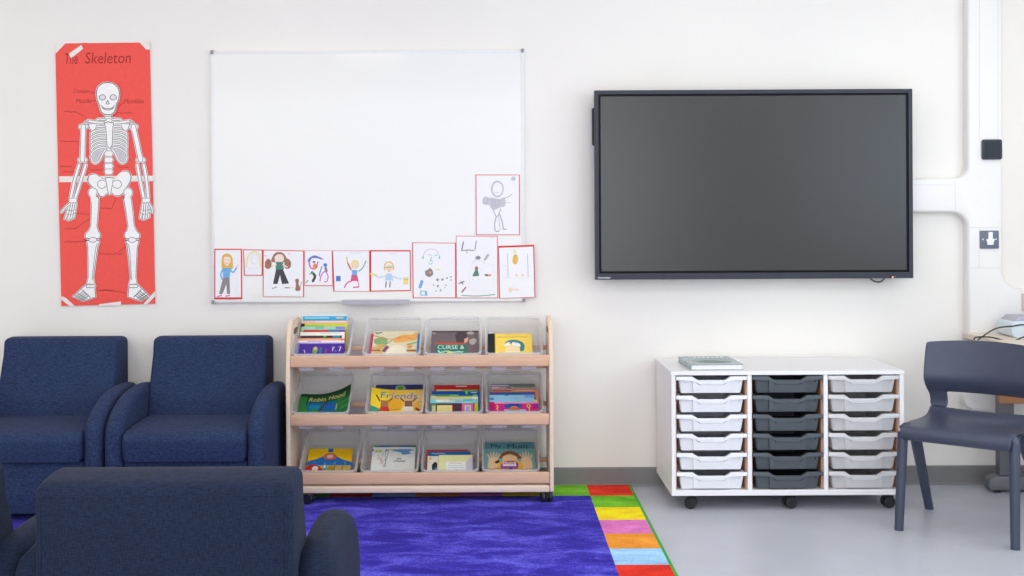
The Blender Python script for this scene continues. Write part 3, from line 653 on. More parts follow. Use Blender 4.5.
bm = NB(); soft_prism(bm, trunk_pts(), 'y', KD, WALL-.0005, .015, 4, (1, 0))
obj('trunking_body', bm, M_TRUNK, tk, True, 50)
a = Art(on_wall(KD), 3); SEAM = mat('trunking_seam', (196, 198, 204), .6)
for l_ in ([(979.5, -30), (979.5, 140)], [(998, -30), (998, 140)], [(955, 180.5), (955.3, 210)], [(969.5, 227.6), (999, 227.6)], [(979, 250), (979, 268)], [(969.5, 268), (1001, 268)], [(979.5, 228), (979.5, 231)], [(914, 185), (954, 185)]):
    a.line(l_, .35, SEAM, cap=False)
a.build('cover_joint', tk)
th = thing('wall_sensor', 'square black glossy sensor with a thick dark frame on the white trunking', 'sensor', P(991, 159, KD))
c0, c1 = P(981.3, 139.6, KD), P(1001.2, 159.6, KD)
bm = NB(); prism(bm, rrect(c0.x, c1.x, c1.z, c0.z, .009), 'y', KD-.012, KD-.0002, .003, 2); obj('frame', bm, mat('dark_slate_plastic', (38, 44, 56), .35, .5, .02), th, True, 40)
bm = NB(); prism(bm, rrect(c0.x+.011, c1.x-.011, c1.z+.011, c0.z-.011, .004), 'y', KD-.0145, KD-.0115); obj('glass_face', bm, mat('black_glass', (16, 24, 34), .12, .25, .02), th, True)
ds = thing('socket_plate', 'square grey socket plate with a white plug shape on the trunking, below the black sensor', 'socket', P(989, 249.5, KD))
c0, c1 = P(979.6, 230.6, KD), P(998.4, 248.6, KD)
bm = NB(); prism(bm, rrect(c0.x, c1.x, c1.z, c0.z, .003), 'y', KD-.006, KD-.0002, .0015, 2); obj('plate', bm, mat('grey_blue_plate', (100, 112, 128), .4, .5, .02), ds, True, 40)
a = Art(on_wall(KD-.006), 3)
pl = [(987.9, 232), (992.1, 232), (992.1, 238.8), (994, 238.8), (993.6, 241.4), (993, 241.4), (992.8, 244.8), (986.8, 244.8), (986.8, 241.4), (986.1, 241.4), (985.8, 238.8), (987.9, 238.8)]
bm = NB(); prism(bm, [(P(u, v, KD-.006).x, P(u, v, KD-.006).z) for u, v in pl], 'y', KD-.014, KD-.006); obj('white_insert', bm, M_WHITE, ds, True)
for u in (983, 996): a.ell(u, 239.2, .8, .8, M_SILVER)
a.build('screw', ds)
s2 = thing('wall_socket', 'beige socket cut by the right edge of the picture, on the low white trunking', 'socket', P(1026, 311, KD))
c0, c1 = P(1021.6, 293.4, KD), P(1042, 311, KD)
bm = NB(); prism(bm, rrect(c0.x, c1.x, c1.z, c0.z, .003), 'y', KD-.008, KD-.0002, .002, 2); obj('plate', bm, mat('beige_grey_plate', (206, 196, 190), .4), s2, True, 40)
# ------------------------------------------------------------------ bookcase
BF = 5.42; BB = 5.75
bx0, bx1 = P(286, 420, BF).x, P(553.6, 420, BF).x
bc = thing('bookcase', 'pale wooden mobile bookcase of twelve tilted clear book bins below the whiteboard', 'bookcase', ((bx0+bx1)/2, (BF+BB)/2, rug_top))
ztop = .822; pt = .018
side = [(BF+.03, .035), (BB-.02, .035)]+arc(BB-.045, ztop-.05, .045, 0, 90, 6, .05)+arc(BF+.14, ztop-.09, .12, 90, 165, 8, .09)+[(BF+.004, .62), (BF, .55), (BF, .06)]
slot = rrect(BF+.115, BF+.235, ztop-.068, ztop-.040, .0139, 4)
def side_panel(xa, xb):
    bm = NB(); n = len(side)
    prism(bm, side, 'x', xa, xb, .004, 2)
    return obj('side_panel', bm, M_BEECH2, bc, True, 40)
for xa in (bx0, bx1-pt):
    o = side_panel(xa, xa+pt)
    bm = NB()
    prism(bm, slot, 'x', xa-.0006, xa+.0004); prism(bm, slot, 'x', xa+pt-.0004, xa+pt+.0006)
    obj('hand_hole', bm, mat('shaded_wood_slot', (120, 92, 70), .7), o, True)
ix0, ix1 = bx0+pt+.0008, bx1-pt-.0008
ROWZ = [.6690-.2625*k for k in range(3)]       # top edge of each front rail
for zt in ROWZ:
    bm = NB(); box(bm, ix0, ix1, BF+.004, BF+.022, zt-.050, zt, .004, 3); obj('front_rail', bm, M_BEECH, bc, True, 40)
    bm = NB(); box(bm, ix0, ix1, 5.592, 5.608, max(.0858, zt-.081), zt-.034, .003, 2); obj('lower_rail', bm, M_BEECH, bc, True, 40)
    bm = NB(); box(bm, ix0, ix1, 5.650, 5.672, zt-.002, zt+.026-.008, .003, 2); obj('rear_rail', bm, M_BEECH, bc, True, 40)
bm = NB(); box(bm, ix0, ix1, BF+.002, BB-.03, .054, .085, .006, 3); obj('base_board', bm, M_BEECH2, bc, True, 40)
def castor(name, x, y, z_under, r, w, parent, m_wheel, turn=0):
    bm = NB(); zc = r+z_under[0]; T_ = Matrix.Translation((x, y, 0)) @ Matrix.Rotation(R(turn), 4, 'Z') @ Matrix.Translation((-x, -y, 0))
    tube(bm, [(x, y, z_under[1]-.0005), (x, y, zc+r*.5)], .007, 10)
    prism(bm, rrect(x-w*.16, x+w*.16, y-r*.8, y+r*.6, .003), 'z', zc-.002, zc+r*.95)
    bmesh.ops.transform(bm, matrix=T_, verts=bm.verts); f = obj(name, bm, M_BLACK, parent, True, 40)
    for s in (-1, 1):
        bm = NB(); disc_x(bm, (x+s*w*.34, y+.004, zc), r, w*.34); bmesh.ops.transform(bm, matrix=T_, verts=bm.verts); obj('wheel', bm, m_wheel, f, True, 40)
for x, tn in ((PX(309.5, 5.42, 500), 75), (PX(546.5, 5.44, 500), 12)):
    for y in (BF+.010, BB-.07): castor('castor', x, y, (rug_top, .054), .0235, .048, bc, M_RUB, tn)

# ------------------------------------------------------------------ clear book bins
TILT = R(27); BW, BL, BH = .262, .298, .083
Y0, ZOFF = 5.486, -.067
def bin_mesh():
    def ring(z, dx, dy0, dy1, r=.018): return [(x, y, z) for x, y in rrect(-BW/2+.012-dx, BW/2-.012+dx, dy0, dy1, r, 4)]
    bm = NB(); t = .0028
    rings = [ring(0, 0, .006, BL-.006), ring(BH, .006, 0, BL), ring(BH, .006-t, t, BL-t), ring(t, -t, .006+t, BL-.006-t)]
    V = [[bm.verts.new(p) for p in r] for r in rings]
    for a, b in zip(V, V[1:]):
        for k in range(len(a)): bm.faces.new((a[k], a[(k+1) % len(a)], b[(k+1) % len(a)], b[k]))
    bm.faces.new(V[0][::-1]); bm.faces.new(V[-1])
    return bm
def rim_mesh():
    bm = NB(); o = rrect(-BW/2, BW/2, -.006, BL+.006, .022, 4); i = rrect(-BW/2+.0062, BW/2-.0062, .0002, BL-.0002, .018, 4)
    L = []
    for pts, z in ((o, BH-.010), (o, BH+.002), (i, BH+.002), (i, BH-.010)): L.append([bm.verts.new((x, y, z)) for x, y in pts])
    for a, b in ((0, 1), (1, 2), (2, 3), (3, 0)):
        for k in range(len(o)): bm.faces.new((L[a][k], L[a][(k+1) % len(o)], L[b][(k+1) % len(o)], L[b][k]))
    return bm
ROWN = ['top', 'middle', 'bottom']; COLN = ['leftmost', 'second from left', 'third from left', 'rightmost']
WHAT = [['packed with a fanned stack of thin books', 'holding a pale picture book', 'holding a dark grey book', 'holding a yellow book'],
        ['holding a green book with a curling cover', 'holding the yellow Friends book', 'packed with red, blue and turquoise books', 'packed with books behind a pink one'],
        ['holding a yellow and blue book', 'holding a white book', 'holding a pale yellow leaflet', 'holding a teal book with open hands']]
BINX = [[(291.5, 349), (362, 420.5), (423.3, 481.8), (484.8, 543.3)], [(290.3, 349), (364, 423.5), (425, 483), (486, 543.4)], [(298.5, 356.5), (359.8, 418.4), (420.6, 479.2), (481.6, 540.4)]]
bins = {}; proto = None
for r in range(3):
    for c in range(4):
        zt = ROWZ[r]; xc = (PX(BINX[r][c][0], 5.45, 353+59*r)+PX(BINX[r][c][1], 5.45, 353+59*r))/2
        lab = 'clear bin, %s row, %s, %s' % (ROWN[r], COLN[c], WHAT[r][c])
        if proto is None:
            proto = thing('book_bin', lab, 'bin', (xc, Y0, zt+ZOFF), (TILT, 0, 0), 'clear book bins in the bookcase')
            obj('tub', bin_mesh(), M_BIN, proto, False, 40); obj('rim', rim_mesh(), M_BINRIM, proto, False, 40)
            bm = NB(); box(bm, -BW/2+.016, BW/2-.016, -.0085, -.0066, BH-.026, BH+.001, .0008, 1)
            for xa in (-.10, .035): box(bm, xa, xa+.065, -.0065, .004, -.0052, .0075, .001, 1)
            obj('front_lip', bm, M_BINLIP, proto, False, 40)
            o = proto
        else:
            o = dup(proto); o.location = (xc, Y0, zt+ZOFF); o['label'] = lab
        bins[r, c] = (o, xc, zt+ZOFF)

# ------------------------------------------------------------------ books
def book(r, c, px0, px1, py, s, lean, T, rgb, label, art=None, curl=None, soft=True, cat='book', group=None, hmax=None, spine=None, skew=0):
    """a book standing in bin (r, c): its top edge shows at row py between columns px0 and px1; s is how far up the bin floor it stands"""
    o, xc, z0 = bins[r, c]; a = R(lean); st = .004
    by = Y0+s*cos(TILT)-st*sin(TILT); bz = z0+s*sin(TILT)+st*cos(TILT)
    q = (py+ROLL*((px0+px1)/2-CX)-CY)/F
    h = (H-q*by-bz)/(sin(a)+q*cos(a))
    d = by+h*cos(a); d2 = by+.04*cos(a)
    x0, x1 = PX(px0, (d+d2)/2, py), PX(px1, (d+d2)/2, py); w = x1-x0
    b = thing('book' if cat == 'book' else cat, label, cat, (x0, by, bz), (a, 0, skew), group or 'books in the clear bins')
    cv = mat('cover_%d_%d_%d' % rgb, rgb, .32, .4, .03, 40)
    n, nv = (24, 12) if curl else (4, 3)
    def z_at(u, v, hh):
        zz_ = hh
        if curl: zz_ += curl(u/w, v/h)
        return Vector((u, v, zz_))
    def slab(zl, zh, ins, m, name, parent):
        bm = NB(); G = {}
        for i in range(n+1):
            for j in range(nv+1):
                u = ins+(w-2*ins)*i/n; v = ins+(h-2*ins)*j/nv
                for k, zz_ in ((0, zl), (1, zh)): G[i, j, k] = bm.verts.new(z_at(u, v, zz_))
        for i in range(n):
            for j in range(nv):
                bm.faces.new((G[i, j, 1], G[i+1, j, 1], G[i+1, j+1, 1], G[i, j+1, 1])); bm.faces.new((G[i, j, 0], G[i, j+1, 0], G[i+1, j+1, 0], G[i+1, j, 0]))
            bm.faces.new((G[i, 0, 0], G[i+1, 0, 0], G[i+1, 0, 1], G[i, 0, 1])); bm.faces.new((G[i, nv, 0], G[i, nv, 1], G[i+1, nv, 1], G[i+1, nv, 0]))
        for j in range(nv):
            bm.faces.new((G[0, j, 0], G[0, j, 1], G[0, j+1, 1], G[0, j+1, 0])); bm.faces.new((G[n, j, 0], G[n, j+1, 0], G[n, j+1, 1], G[n, j, 1]))
        return bm
    ct = min(.0014, T*.25)
    bm = slab(0, ct, 0, 0, '', b); b2 = slab(T-ct, T, 0, 0, '', b)
    me = bpy.data.meshes.new('tmp'); b2.to_mesh(me); b2.free(); bm.from_mesh(me); bpy.data.meshes.remove(me)
    box(bm, 0, .0014, 0, h, ct*.9, T-ct*.9)     # spine
    cover = obj('cover', bm, cv, b, False, 30)
    obj('pages', slab(ct*1.02, T-ct*1.02, .0028, 0, '', b), M_PAGES, b, False, 30)
    if art:
        ar = Art(lambda u, v, hh: Vector((u*w/100, h-v*h/100, T+hh)), 12 if curl else 3); art(ar)
        if curl:
            bmesh.ops.triangulate(ar.bm, faces=ar.bm.faces)
            for _ in range(5):
                es = [e for e in ar.bm.edges if e.calc_length() > .012]
                if not es: break
                bmesh.ops.subdivide_edges(ar.bm, edges=es, cuts=1, use_grid_fill=False); bmesh.ops.triangulate(ar.bm, faces=[f for f in ar.bm.faces if len(f.verts) > 3])
            for v in ar.bm.verts: v.co.z += curl(v.co.x/w, v.co.y/h)
        ar.build('cover_picture', cover, False)
    return b
def C(*k): return flat(k, .45)
def bands(ar, cols):
    """coloured edge and lettering marks along the visible top of a cover"""
    for (x0_, x1_, y0_, y1_, k) in cols: ar.rect(x0_, y0_, x1_, y1_, C(*k))

# --- top row, leftmost bin: a fanned stack of thin books
G = 'thin books fanned in the top left bin'
S0 = [  # px0, px1, py(top), s, colour, label, marks on the cover
 (302, 347.5, 313.4, .236, (232, 236, 238), 'white thin book at the very back of the fanned stack in the top left bin', []),
 (303, 347, 316.2, .221, (30, 168, 212), 'cyan thin book near the back of the fanned stack in the top left bin', [(4, 60, 4, 9, (150, 222, 240)), (76, 92, 3, 9, (226, 210, 170))]),
 (301.5, 348, 320.8, .200, (240, 176, 150), 'salmon pink thin book directly in front of the cyan book in the stack', [(30, 95, 2, 6, (240, 226, 216))]),
 (301, 347.5, 323.7, .180, (196, 206, 40), 'lime yellow thin book with a black spine end in the fanned stack', [(0, 8, 0, 16, (40, 36, 40)), (10, 50, 8, 14, (120, 190, 90))]),
 (302, 346, 326.8, .160, (160, 206, 190), 'pale green thin book with lilac patch in the fanned stack', [(76, 98, 1, 12, (140, 130, 200)), (30, 50, 4, 9, (90, 180, 120))]),
 (303, 345.5, 330.2, .134, (196, 58, 44), 'red thin book with a blue end in the fanned stack', [(60, 84, 0, 9, (40, 130, 170)), (84, 99, 0, 9, (90, 80, 170))]),
 (300, 344.5, 332.6, .112, (240, 236, 226), 'cream thin book in the middle of the fanned stack', [(44, 90, 3, 6, (200, 200, 210))]),
 (300, 341.5, 336.2, .088, (38, 32, 34), 'black thin book with a turquoise patch in the fanned stack', [(56, 62, 0, 9, (90, 180, 60)), (78, 96, 0, 10, (40, 140, 160))]),
 (297, 344, 339.0, .064, (238, 160, 126), 'salmon orange thin book with a small red mark, two books behind the purple one', [(92, 97, 5, 12, (214, 60, 40))]),
 (297.5, 344, 341.4, .044, (110, 130, 206), 'blue and white thin book just behind the purple front book', [(0, 100, 0, 9, (232, 232, 240)), (20, 50, 2, 6, (150, 160, 214))])]
for k_, (p0, p1, py, s, rgb, lab, mk) in enumerate(S0):
    book(0, 0, p0, p1, py, s, (93, 88, 82, 76, 71, 66, 61, 57, 53, 49)[k_], .0062, rgb, lab, (lambda m_: (lambda ar: bands(ar, m_)))(mk) if mk else None, group=G)
def purple(ar):
    ar.ell(36, 34, 6, 17, C(120, 160, 70), 12); ar.ell(36, 26, 4, 8, C(200, 180, 130), 12); ar.ell(48, 34, 3, 14, C(40, 120, 130), 10); ar.ell(60, 36, 3, 11, C(140, 60, 130), 10)
    W_ = C(236, 232, 244); ar.line([(75, 38), (75, 18), (79, 20), (75.5, 28)], 1.3, W_); ar.line([(81, 38), (82.5, 37)], 1.5, W_); ar.line([(88, 20), (92.5, 17), (90, 38)], 1.5, W_)
    ar.line([(9, 34), (12, 32), (14, 46)], 1.2, W_); ar.rect(0, 0, 100, 4, C(180, 160, 214))
book(0, 0, 299, 344, 343.8, .020, 45, .0075, (70, 34, 148), 'purple thin book at the front of the fanned stack in the top left bin', purple, group=G)
# --- top row, second: pale picture book and two behind
book(0, 1, 370, 418, 334.5, .05, 34, .005, (196, 62, 110), 'pink-edged book peeking out left behind the pale picture book in the top row')
def jungle(ar):
    ar.rect(0, 0, 100, 100, C(226, 216, 182)); ar.poly([(50, 22), (70, 10), (86, 12), (98, 4), (98, 26), (80, 32), (62, 36), (46, 34)], C(240, 176, 96), 3)
    ar.poly([(2, 26), (20, 18), (34, 30), (26, 44), (6, 40)], C(140, 176, 120), 3); ar.poly([(0, 50), (22, 40), (34, 52), (22, 70), (2, 66)], C(226, 178, 110), 3)
    ar.poly([(22, 62), (32, 44), (38, 50), (30, 66)], C(122, 86, 116)); ar.poly([(30, 80), (40, 52), (56, 44), (72, 52), (80, 80)], C(240, 232, 206), 4)
    ar.line([(0, 14), (40, 26), (60, 18)], 2.2, C(214, 116, 62), 4); ar.line([(12, 58), (36, 36), (44, 28)], 2, C(96, 150, 120), 3); ar.line([(78, 42), (98, 36)], 4, C(126, 180, 120))
    ar.ell(84, 48, 6, 7, C(226, 160, 100)); ar.rect(78, 58, 99, 64, C(160, 96, 60)); ar.rect(0, 58, 20, 62, C(150, 110, 80)); ar.line([(56, 24), (72, 18), (88, 26)], 1.6, C(226, 120, 50), 4)
    ar.scrawl(4, 20, 6, 2.6, 2.6, C(70, 96, 124), 1.6)
book(0, 1, 372.5, 417, 333, .022, 32, .011, (226, 216, 182), 'pale cream picture book with jungle animals in the second top-row bin', jungle)
book(0, 1, 417.2, 419.2, 335, .045, 34, .008, (60, 128, 196), 'thin blue book standing at the right edge of the second top-row bin')
# --- top row, third: dark cover
def curse(ar):
    ar.rect(0, 0, 100, 100, C(112, 98, 102)); ar.rect(0, 0, 100, 5, C(70, 58, 62)); ar.poly([(50, 14), (60, 2), (75, 8), (70, 38), (56, 44)], C(72, 60, 68), 3)
    ar.poly([(70, 26), (78, 22), (76, 34), (70, 40)], C(226, 170, 140), 2)
    for q_ in ([(74, 8), (82, 2), (90, 6), (88, 12), (80, 12)], [(80, 30), (90, 24), (96, 32), (90, 44), (82, 42)]): ar.poly(q_, C(176, 170, 166), 3)
    ar.rect(8, 38, 72, 43, C(206, 70, 52)); ar.rect(10, 43, 74, 82, C(36, 120, 98))
    ar.word('CURSE &', 14, 46, 70, 58, C(214, 236, 226)); ar.scrawl(16, 68, 66, 3, 3, C(190, 226, 210), 2.2); ar.ell(40, 70, 6, 5, C(226, 214, 90))
    ar.scrawl(2, 8, 8, 2, 2, C(226, 180, 160), 1)
book(0, 2, 431.2, 478.5, 333.2, .022, 32, .014, (84, 72, 76), 'dark grey-brown book with a green title panel in the third top-row bin', curse)
# --- top row, fourth: yellow board book, black spine
def yellowb(ar):
    ar.rect(0, 0, 16, 100, C(34, 34, 36)); ar.rect(16, 0, 17.2, 100, C(196, 176, 70)); ar.rect(17.2, 0, 100, 100, C(250, 218, 96))
    ar.scrawl(22, 90, 12, 2, 1.1, C(150, 110, 40), 2); ar.scrawl(40, 78, 5, 1.2, 1.2, C(214, 130, 60), 2)
    ar.poly([(36, 40), (44, 26), (62, 22), (78, 30), (83, 44), (80, 60), (72, 60), (72, 46), (60, 36), (46, 38)], C(56, 134, 140), 3)
    ar.poly([(38, 36), (48, 30), (52, 36), (46, 42), (36, 44)], C(240, 240, 236), 3); ar.poly([(56, 30), (70, 34), (74, 44), (64, 44), (54, 38)], C(240, 240, 236), 3); ar.poly([(36, 70), (42, 48), (56, 40), (70, 50), (70, 70)], C(246, 226, 176), 3)
    ar.line([(48, 34), (54, 34)], 1.5, C(120, 60, 40))
book(0, 3, 487.8, 532, 335.9, .020, 33, .014, (250, 218, 96), 'yellow book with a black spine and a teal curl in the top right bin', yellowb)
# --- middle row, first: green curling paperback
def robin(ar):
    ar.rect(0, 0, 100, 100, C(28, 82, 44)); ar.rect(14, 30, 76, 64, C(22, 106, 150)); ar.poly([(0, 0), (14, 2), (12, 36), (20, 66), (0, 70)], C(50, 132, 66), 2); ar.poly([(72, 20), (100, 30), (100, 70), (74, 66)], C(36, 110, 60), 2)
    ar.ell(30, 46, 11, 8, C(30, 136, 176)); ar.ell(60, 46, 9, 8, C(40, 90, 190)); ar.line([(40, 62), (48, 40), (54, 32)], 4, C(60, 70, 40), 3); ar.ell(30, 58, 10, 5, C(46, 140, 90))
    for k in range(9): ar.line([(76+k*2.6, 34+(k*13) % 28), (79+k*2.6, 26+(k*13) % 28)], 1.4, C(96, 170, 90))
    ar.line([(74, 42), (73, 60)], 2, C(190, 190, 130)); ar.rect(0, 0, 100, 9, C(20, 62, 34))
    ar.word('Robin', 17, 13, 50, 27, C(226, 206, 130), 2); ar.word('Hood', 56, 12, 88, 25, C(226, 206, 130), 2)
book(1, 0, 299.3, 350.5, 395.2, .020, 34, .006, (30, 90, 48), 'green paperback with a curling top corner in the middle-row left bin', robin,
     curl=lambda u, v: .030*max(0, u-.3)**2*4.2*v+.006*(u-.5)**2*v)
# --- middle row, second
book(1, 1, 375, 423, 385.6, .080, 38, .006, (34, 42, 104), 'navy blue book standing behind the yellow book about friends',
     lambda ar: (ar.ell(52, 12, 11, 10, C(140, 168, 150)), ar.ell(52, 12, 6, 8, C(90, 150, 60))))
def friends(ar):
    ar.rect(0, 0, 100, 100, C(246, 200, 76)); ar.poly([(0, 0), (34, 4), (30, 40), (4, 66), (0, 66)], C(252, 220, 50), 2); ar.poly([(60, 14), (100, 10), (100, 70), (70, 72)], C(232, 190, 120), 2)
    ar.ell(46, 46, 16, 20, C(238, 176, 48)); ar.ell(90, 56, 10, 16, C(226, 172, 80))
    B_ = C(130, 74, 44)
    for cx in (26, 73):
        ar.line([(cx-9, 36), (cx-16, 20 if cx < 50 else 26)], 3.2, B_); ar.line([(cx+8, 36), (cx+15, 26)], 3.2, B_); ar.poly([(cx-7, 34), (cx+7, 34), (cx+8, 52), (cx-7, 52)], C(178, 122, 84) if cx < 50 else C(140, 96, 80))
    ar.poly([(20, 52), (34, 52), (38, 66), (16, 66)], C(206, 60, 54)); ar.poly([(64, 52), (82, 52), (84, 66), (60, 66)], C(236, 226, 206)); ar.poly([(0, 50), (16, 58), (18, 68), (0, 68)], C(60, 160, 130)); ar.poly([(88, 54), (97, 62), (94, 66), (86, 60)], B_)
    ar.line([(40, 60), (58, 60)], 1.6, C(190, 120, 50)); ar.line([(92, 38), (98, 37.5)], 1.6, C(90, 80, 60))
    ar.word('Friends', 18, 9, 89, 27, C(28, 132, 190), 1.5, 2)
book(1, 1, 371, 422.4, 390.6, .020, 43, .006, (240, 200, 80), 'yellow book titled Friends with antlered animals on its cover', friends, curl=lambda u, v: .022*max(0, .5-u)**2*3.4*v)
# --- middle row, third: stack
G = 'books packed in the middle row third bin'
for p0, p1, py, s, T, rgb, lab, mk in [
 (434, 479.5, 386.0, .130, .010, (186, 36, 40), 'red book at the back of the packed bin in the middle row', [(48, 72, 3, 7, (232, 196, 190)), (0, 100, 0, 1.4, (120, 20, 26))]),
 (436, 478, 389.9, .108, .005, (220, 196, 120), 'cream yellow book right in front of the red one in the packed bin', [(60, 100, 0, 6, (90, 160, 60))]),
 (432, 479.6, 391.8, .086, .008, (24, 82, 168), 'blue book with a green mark in the middle of the packed bin', [(70, 75, 0, 14, (120, 210, 50)), (78, 98, 0, 8, (30, 130, 160)), (82, 94, 5, 8, (220, 230, 240))]),
 (430.5, 477.5, 395.2, .064, .006, (120, 200, 96), 'light green book with dark lettering in the packed bin', [(8, 40, 2, 5, (60, 80, 90)), (0, 10, 6, 16, (214, 226, 216)), (60, 90, 0, 6, (30, 100, 130))]),
 (430, 478, 397.4, .042, .005, (236, 202, 150), 'peach book behind the turquoise one in the packed bin', [(88, 100, 0, 8, (240, 240, 236))]),
 (430, 477.4, 399.6, .030, .005, (130, 220, 222), 'turquoise and white book near the front of the packed bin', [(12, 40, 2, 12, (236, 240, 230)), (70, 90, 2, 8, (40, 190, 200)), (52, 68, 9, 13, (190, 160, 210)), (30, 52, 7, 12, (244, 214, 190))])]:
    book(1, 2, p0, p1, py, s, 42+s*90, T*.8, rgb, lab, (lambda m_: (lambda ar: bands(ar, m_)))(mk), group=G)
def maroon(ar):
    ar.rect(0, 0, 100, 100, C(92, 50, 68)); ar.rect(2, 6, 12, 70, C(120, 176, 110)); ar.rect(4, 14, 10, 50, C(226, 200, 150)); ar.rect(14, 10, 46, 70, C(236, 216, 140)); ar.rect(66, 0, 90, 70, C(226, 108, 150)); ar.rect(72, 10, 85, 60, C(206, 206, 220)); ar.rect(75, 16, 82, 50, C(170, 170, 196)); ar.rect(92, 0, 95, 70, C(240, 150, 60)); ar.rect(95, 0, 100, 70, C(170, 220, 60))
    ar.scrawl(18, 42, 26, 3, 1, C(214, 186, 130), 2); ar.scrawl(48, 64, 20, 2, 1, C(130, 80, 96), 2)
book(1, 2, 430.3, 478, 404.0, .014, 42, .006, (92, 50, 68), 'maroon book with a cream panel at the front of the packed bin', maroon, group=G)
# --- middle row, fourth: stack
G = 'books packed in the middle row right bin'
for p0, p1, py, s, T, rgb, lab, mk in [
 (491, 535, 384.4, .134, .006, (96, 120, 124), 'grey-teal book at the very back of the middle-row right bin', [(0, 40, 4, 9, (190, 190, 206))]),
 (491.5, 536, 387.0, .112, .006, (182, 150, 150), 'dusty pink patterned book near the back of the middle-row right bin', [(0, 16, 2, 8, (230, 180, 210)), (50, 96, 0, 5, (140, 150, 100)), (34, 44, 3, 8, (120, 80, 120))]),
 (493, 538.6, 390.6, .090, .007, (226, 142, 92), 'orange-brown book in the middle of the middle-row right bin', [(0, 40, 1, 6, (170, 70, 70)), (50, 90, 1, 4, (244, 200, 150))]),
 (490, 536, 392.8, .066, .007, (44, 96, 150), 'dark blue book in the middle of the middle-row right bin', [(0, 20, 0, 8, (110, 70, 150)), (70, 98, 3, 10, (80, 90, 190)), (98, 100, 0, 20, (230, 130, 60))]),
 (489.5, 534.5, 395.6, .042, .007, (150, 206, 236), 'sky blue book two behind the pink front one in the right bin', [(34, 42, 0, 4, (110, 130, 210)), (78, 98, 2, 12, (120, 170, 230)), (0, 10, 12, 20, (60, 140, 200))]),
 (493, 537.4, 400.2, .028, .004, (250, 214, 130), 'yellow-edged thin book directly behind the pink front one', [(10, 60, 0, 5, (250, 230, 160))])]:
    book(1, 3, p0, p1, py, s, 42+s*90, T*.8, rgb, lab, (lambda m_: (lambda ar: bands(ar, m_)))(mk), group=G)
def pinkb(ar):
    ar.rect(0, 0, 100, 100, C(214, 44, 136)); ar.rect(0, 0, 10, 100, C(200, 24, 104)); ar.rect(10, 0, 100, 8, C(244, 160, 196)); ar.poly([(28, 14), (46, 8), (68, 14), (60, 30), (36, 32)], C(36, 90, 170), 2); ar.rect(40, 8, 60, 22, C(60, 60, 160)); ar.poly([(38, 40), (44, 22), (54, 20), (62, 40)], C(216, 140, 90), 2); ar.ell(50, 44, 10, 6, C(110, 70, 60)); ar.rect(30, 36, 74, 70, C(150, 200, 226)); ar.poly([(38, 40), (44, 26), (54, 26), (62, 40)], C(196, 120, 80), 2)
    ar.line([(15, 16), (17, 24), (15, 32), (17, 40)], 2.4, C(240, 210, 90), 3); ar.ring(80, 20, 3, 7, 2, C(246, 214, 80)); ar.line([(80, 26), (82, 42)], 2, C(246, 214, 80)); ar.rect(90, 8, 100, 30, C(170, 40, 160)); ar.scrawl(32, 64, 4, 2, 1.6, C(90, 170, 190), 2)
book(1, 3, 489.6, 538.4, 402.8, .014, 42, .006, (220, 60, 150), 'bright pink book at the front of the middle-row right bin', pinkb, group=G)
# --- bottom row
def mountain(ar):
    ar.rect(0, 0, 100, 100, C(246, 196, 20)); ar.poly([(0, 56), (0, 42), (20, 34), (40, 22), (60, 22), (80, 36), (100, 44), (100, 58)], C(44, 112, 186), 2); ar.rect(0, 54, 100, 76, C(206, 170, 90))
    ar.poly([(36, 22), (48, 14), (62, 20), (64, 32), (50, 36), (38, 32)], C(214, 96, 66), 3); ar.ell(50, 25, 8, 6, C(226, 190, 190)); ar.rect(44, 0, 56, 8, C(60, 130, 170)); ar.ell(50, 8, 6, 4, C(40, 100, 160))
    ar.poly([(0, 60), (8, 52), (24, 54), (40, 74), (0, 78)], C(200, 40, 36), 2); ar.ell(20, 64, 7, 8, C(240, 236, 226)); ar.ell(20, 70, 5, 3.5, C(250, 180, 40)); ar.ell(42, 60, 6, 9, C(80, 166, 160)); ar.ell(41, 58, 3, 4, C(236, 236, 226)); ar.ell(56, 66, 8, 9, C(176, 136, 50))
    for k in range(14): ar.ell(64+(k*17) % 34, 54+(k*7) % 20, 1.4, 1.4, C(110, 80, 50), 6)
    for k in range(10): ar.ell(18+(k*23) % 70, 44+(k*5) % 9, 1.2, 1, C(180, 206, 226), 6)
    for k in range(16): ar.ell(4+(k*19) % 92, 70+(k*5) % 7, 1.8, 1.6, C(120, 90, 70) if k % 2 else C(226, 214, 180), 6)
book(2, 0, 307.5, 351.5, 450.2, .020, 33, .010, (246, 196, 20), 'yellow and blue picture book in the bottom-row left bin', mountain)
book(2, 1, 373.5, 415.5, 446.4, .060, 35, .006, (44, 110, 150), 'blue and green book showing only its top edge behind the white book',
     lambda ar: bands(ar, [(0, 10, 0, 8, (40, 150, 110)), (40, 60, 0, 6, (120, 130, 140)), (90, 100, 0, 10, (30, 120, 80))]))
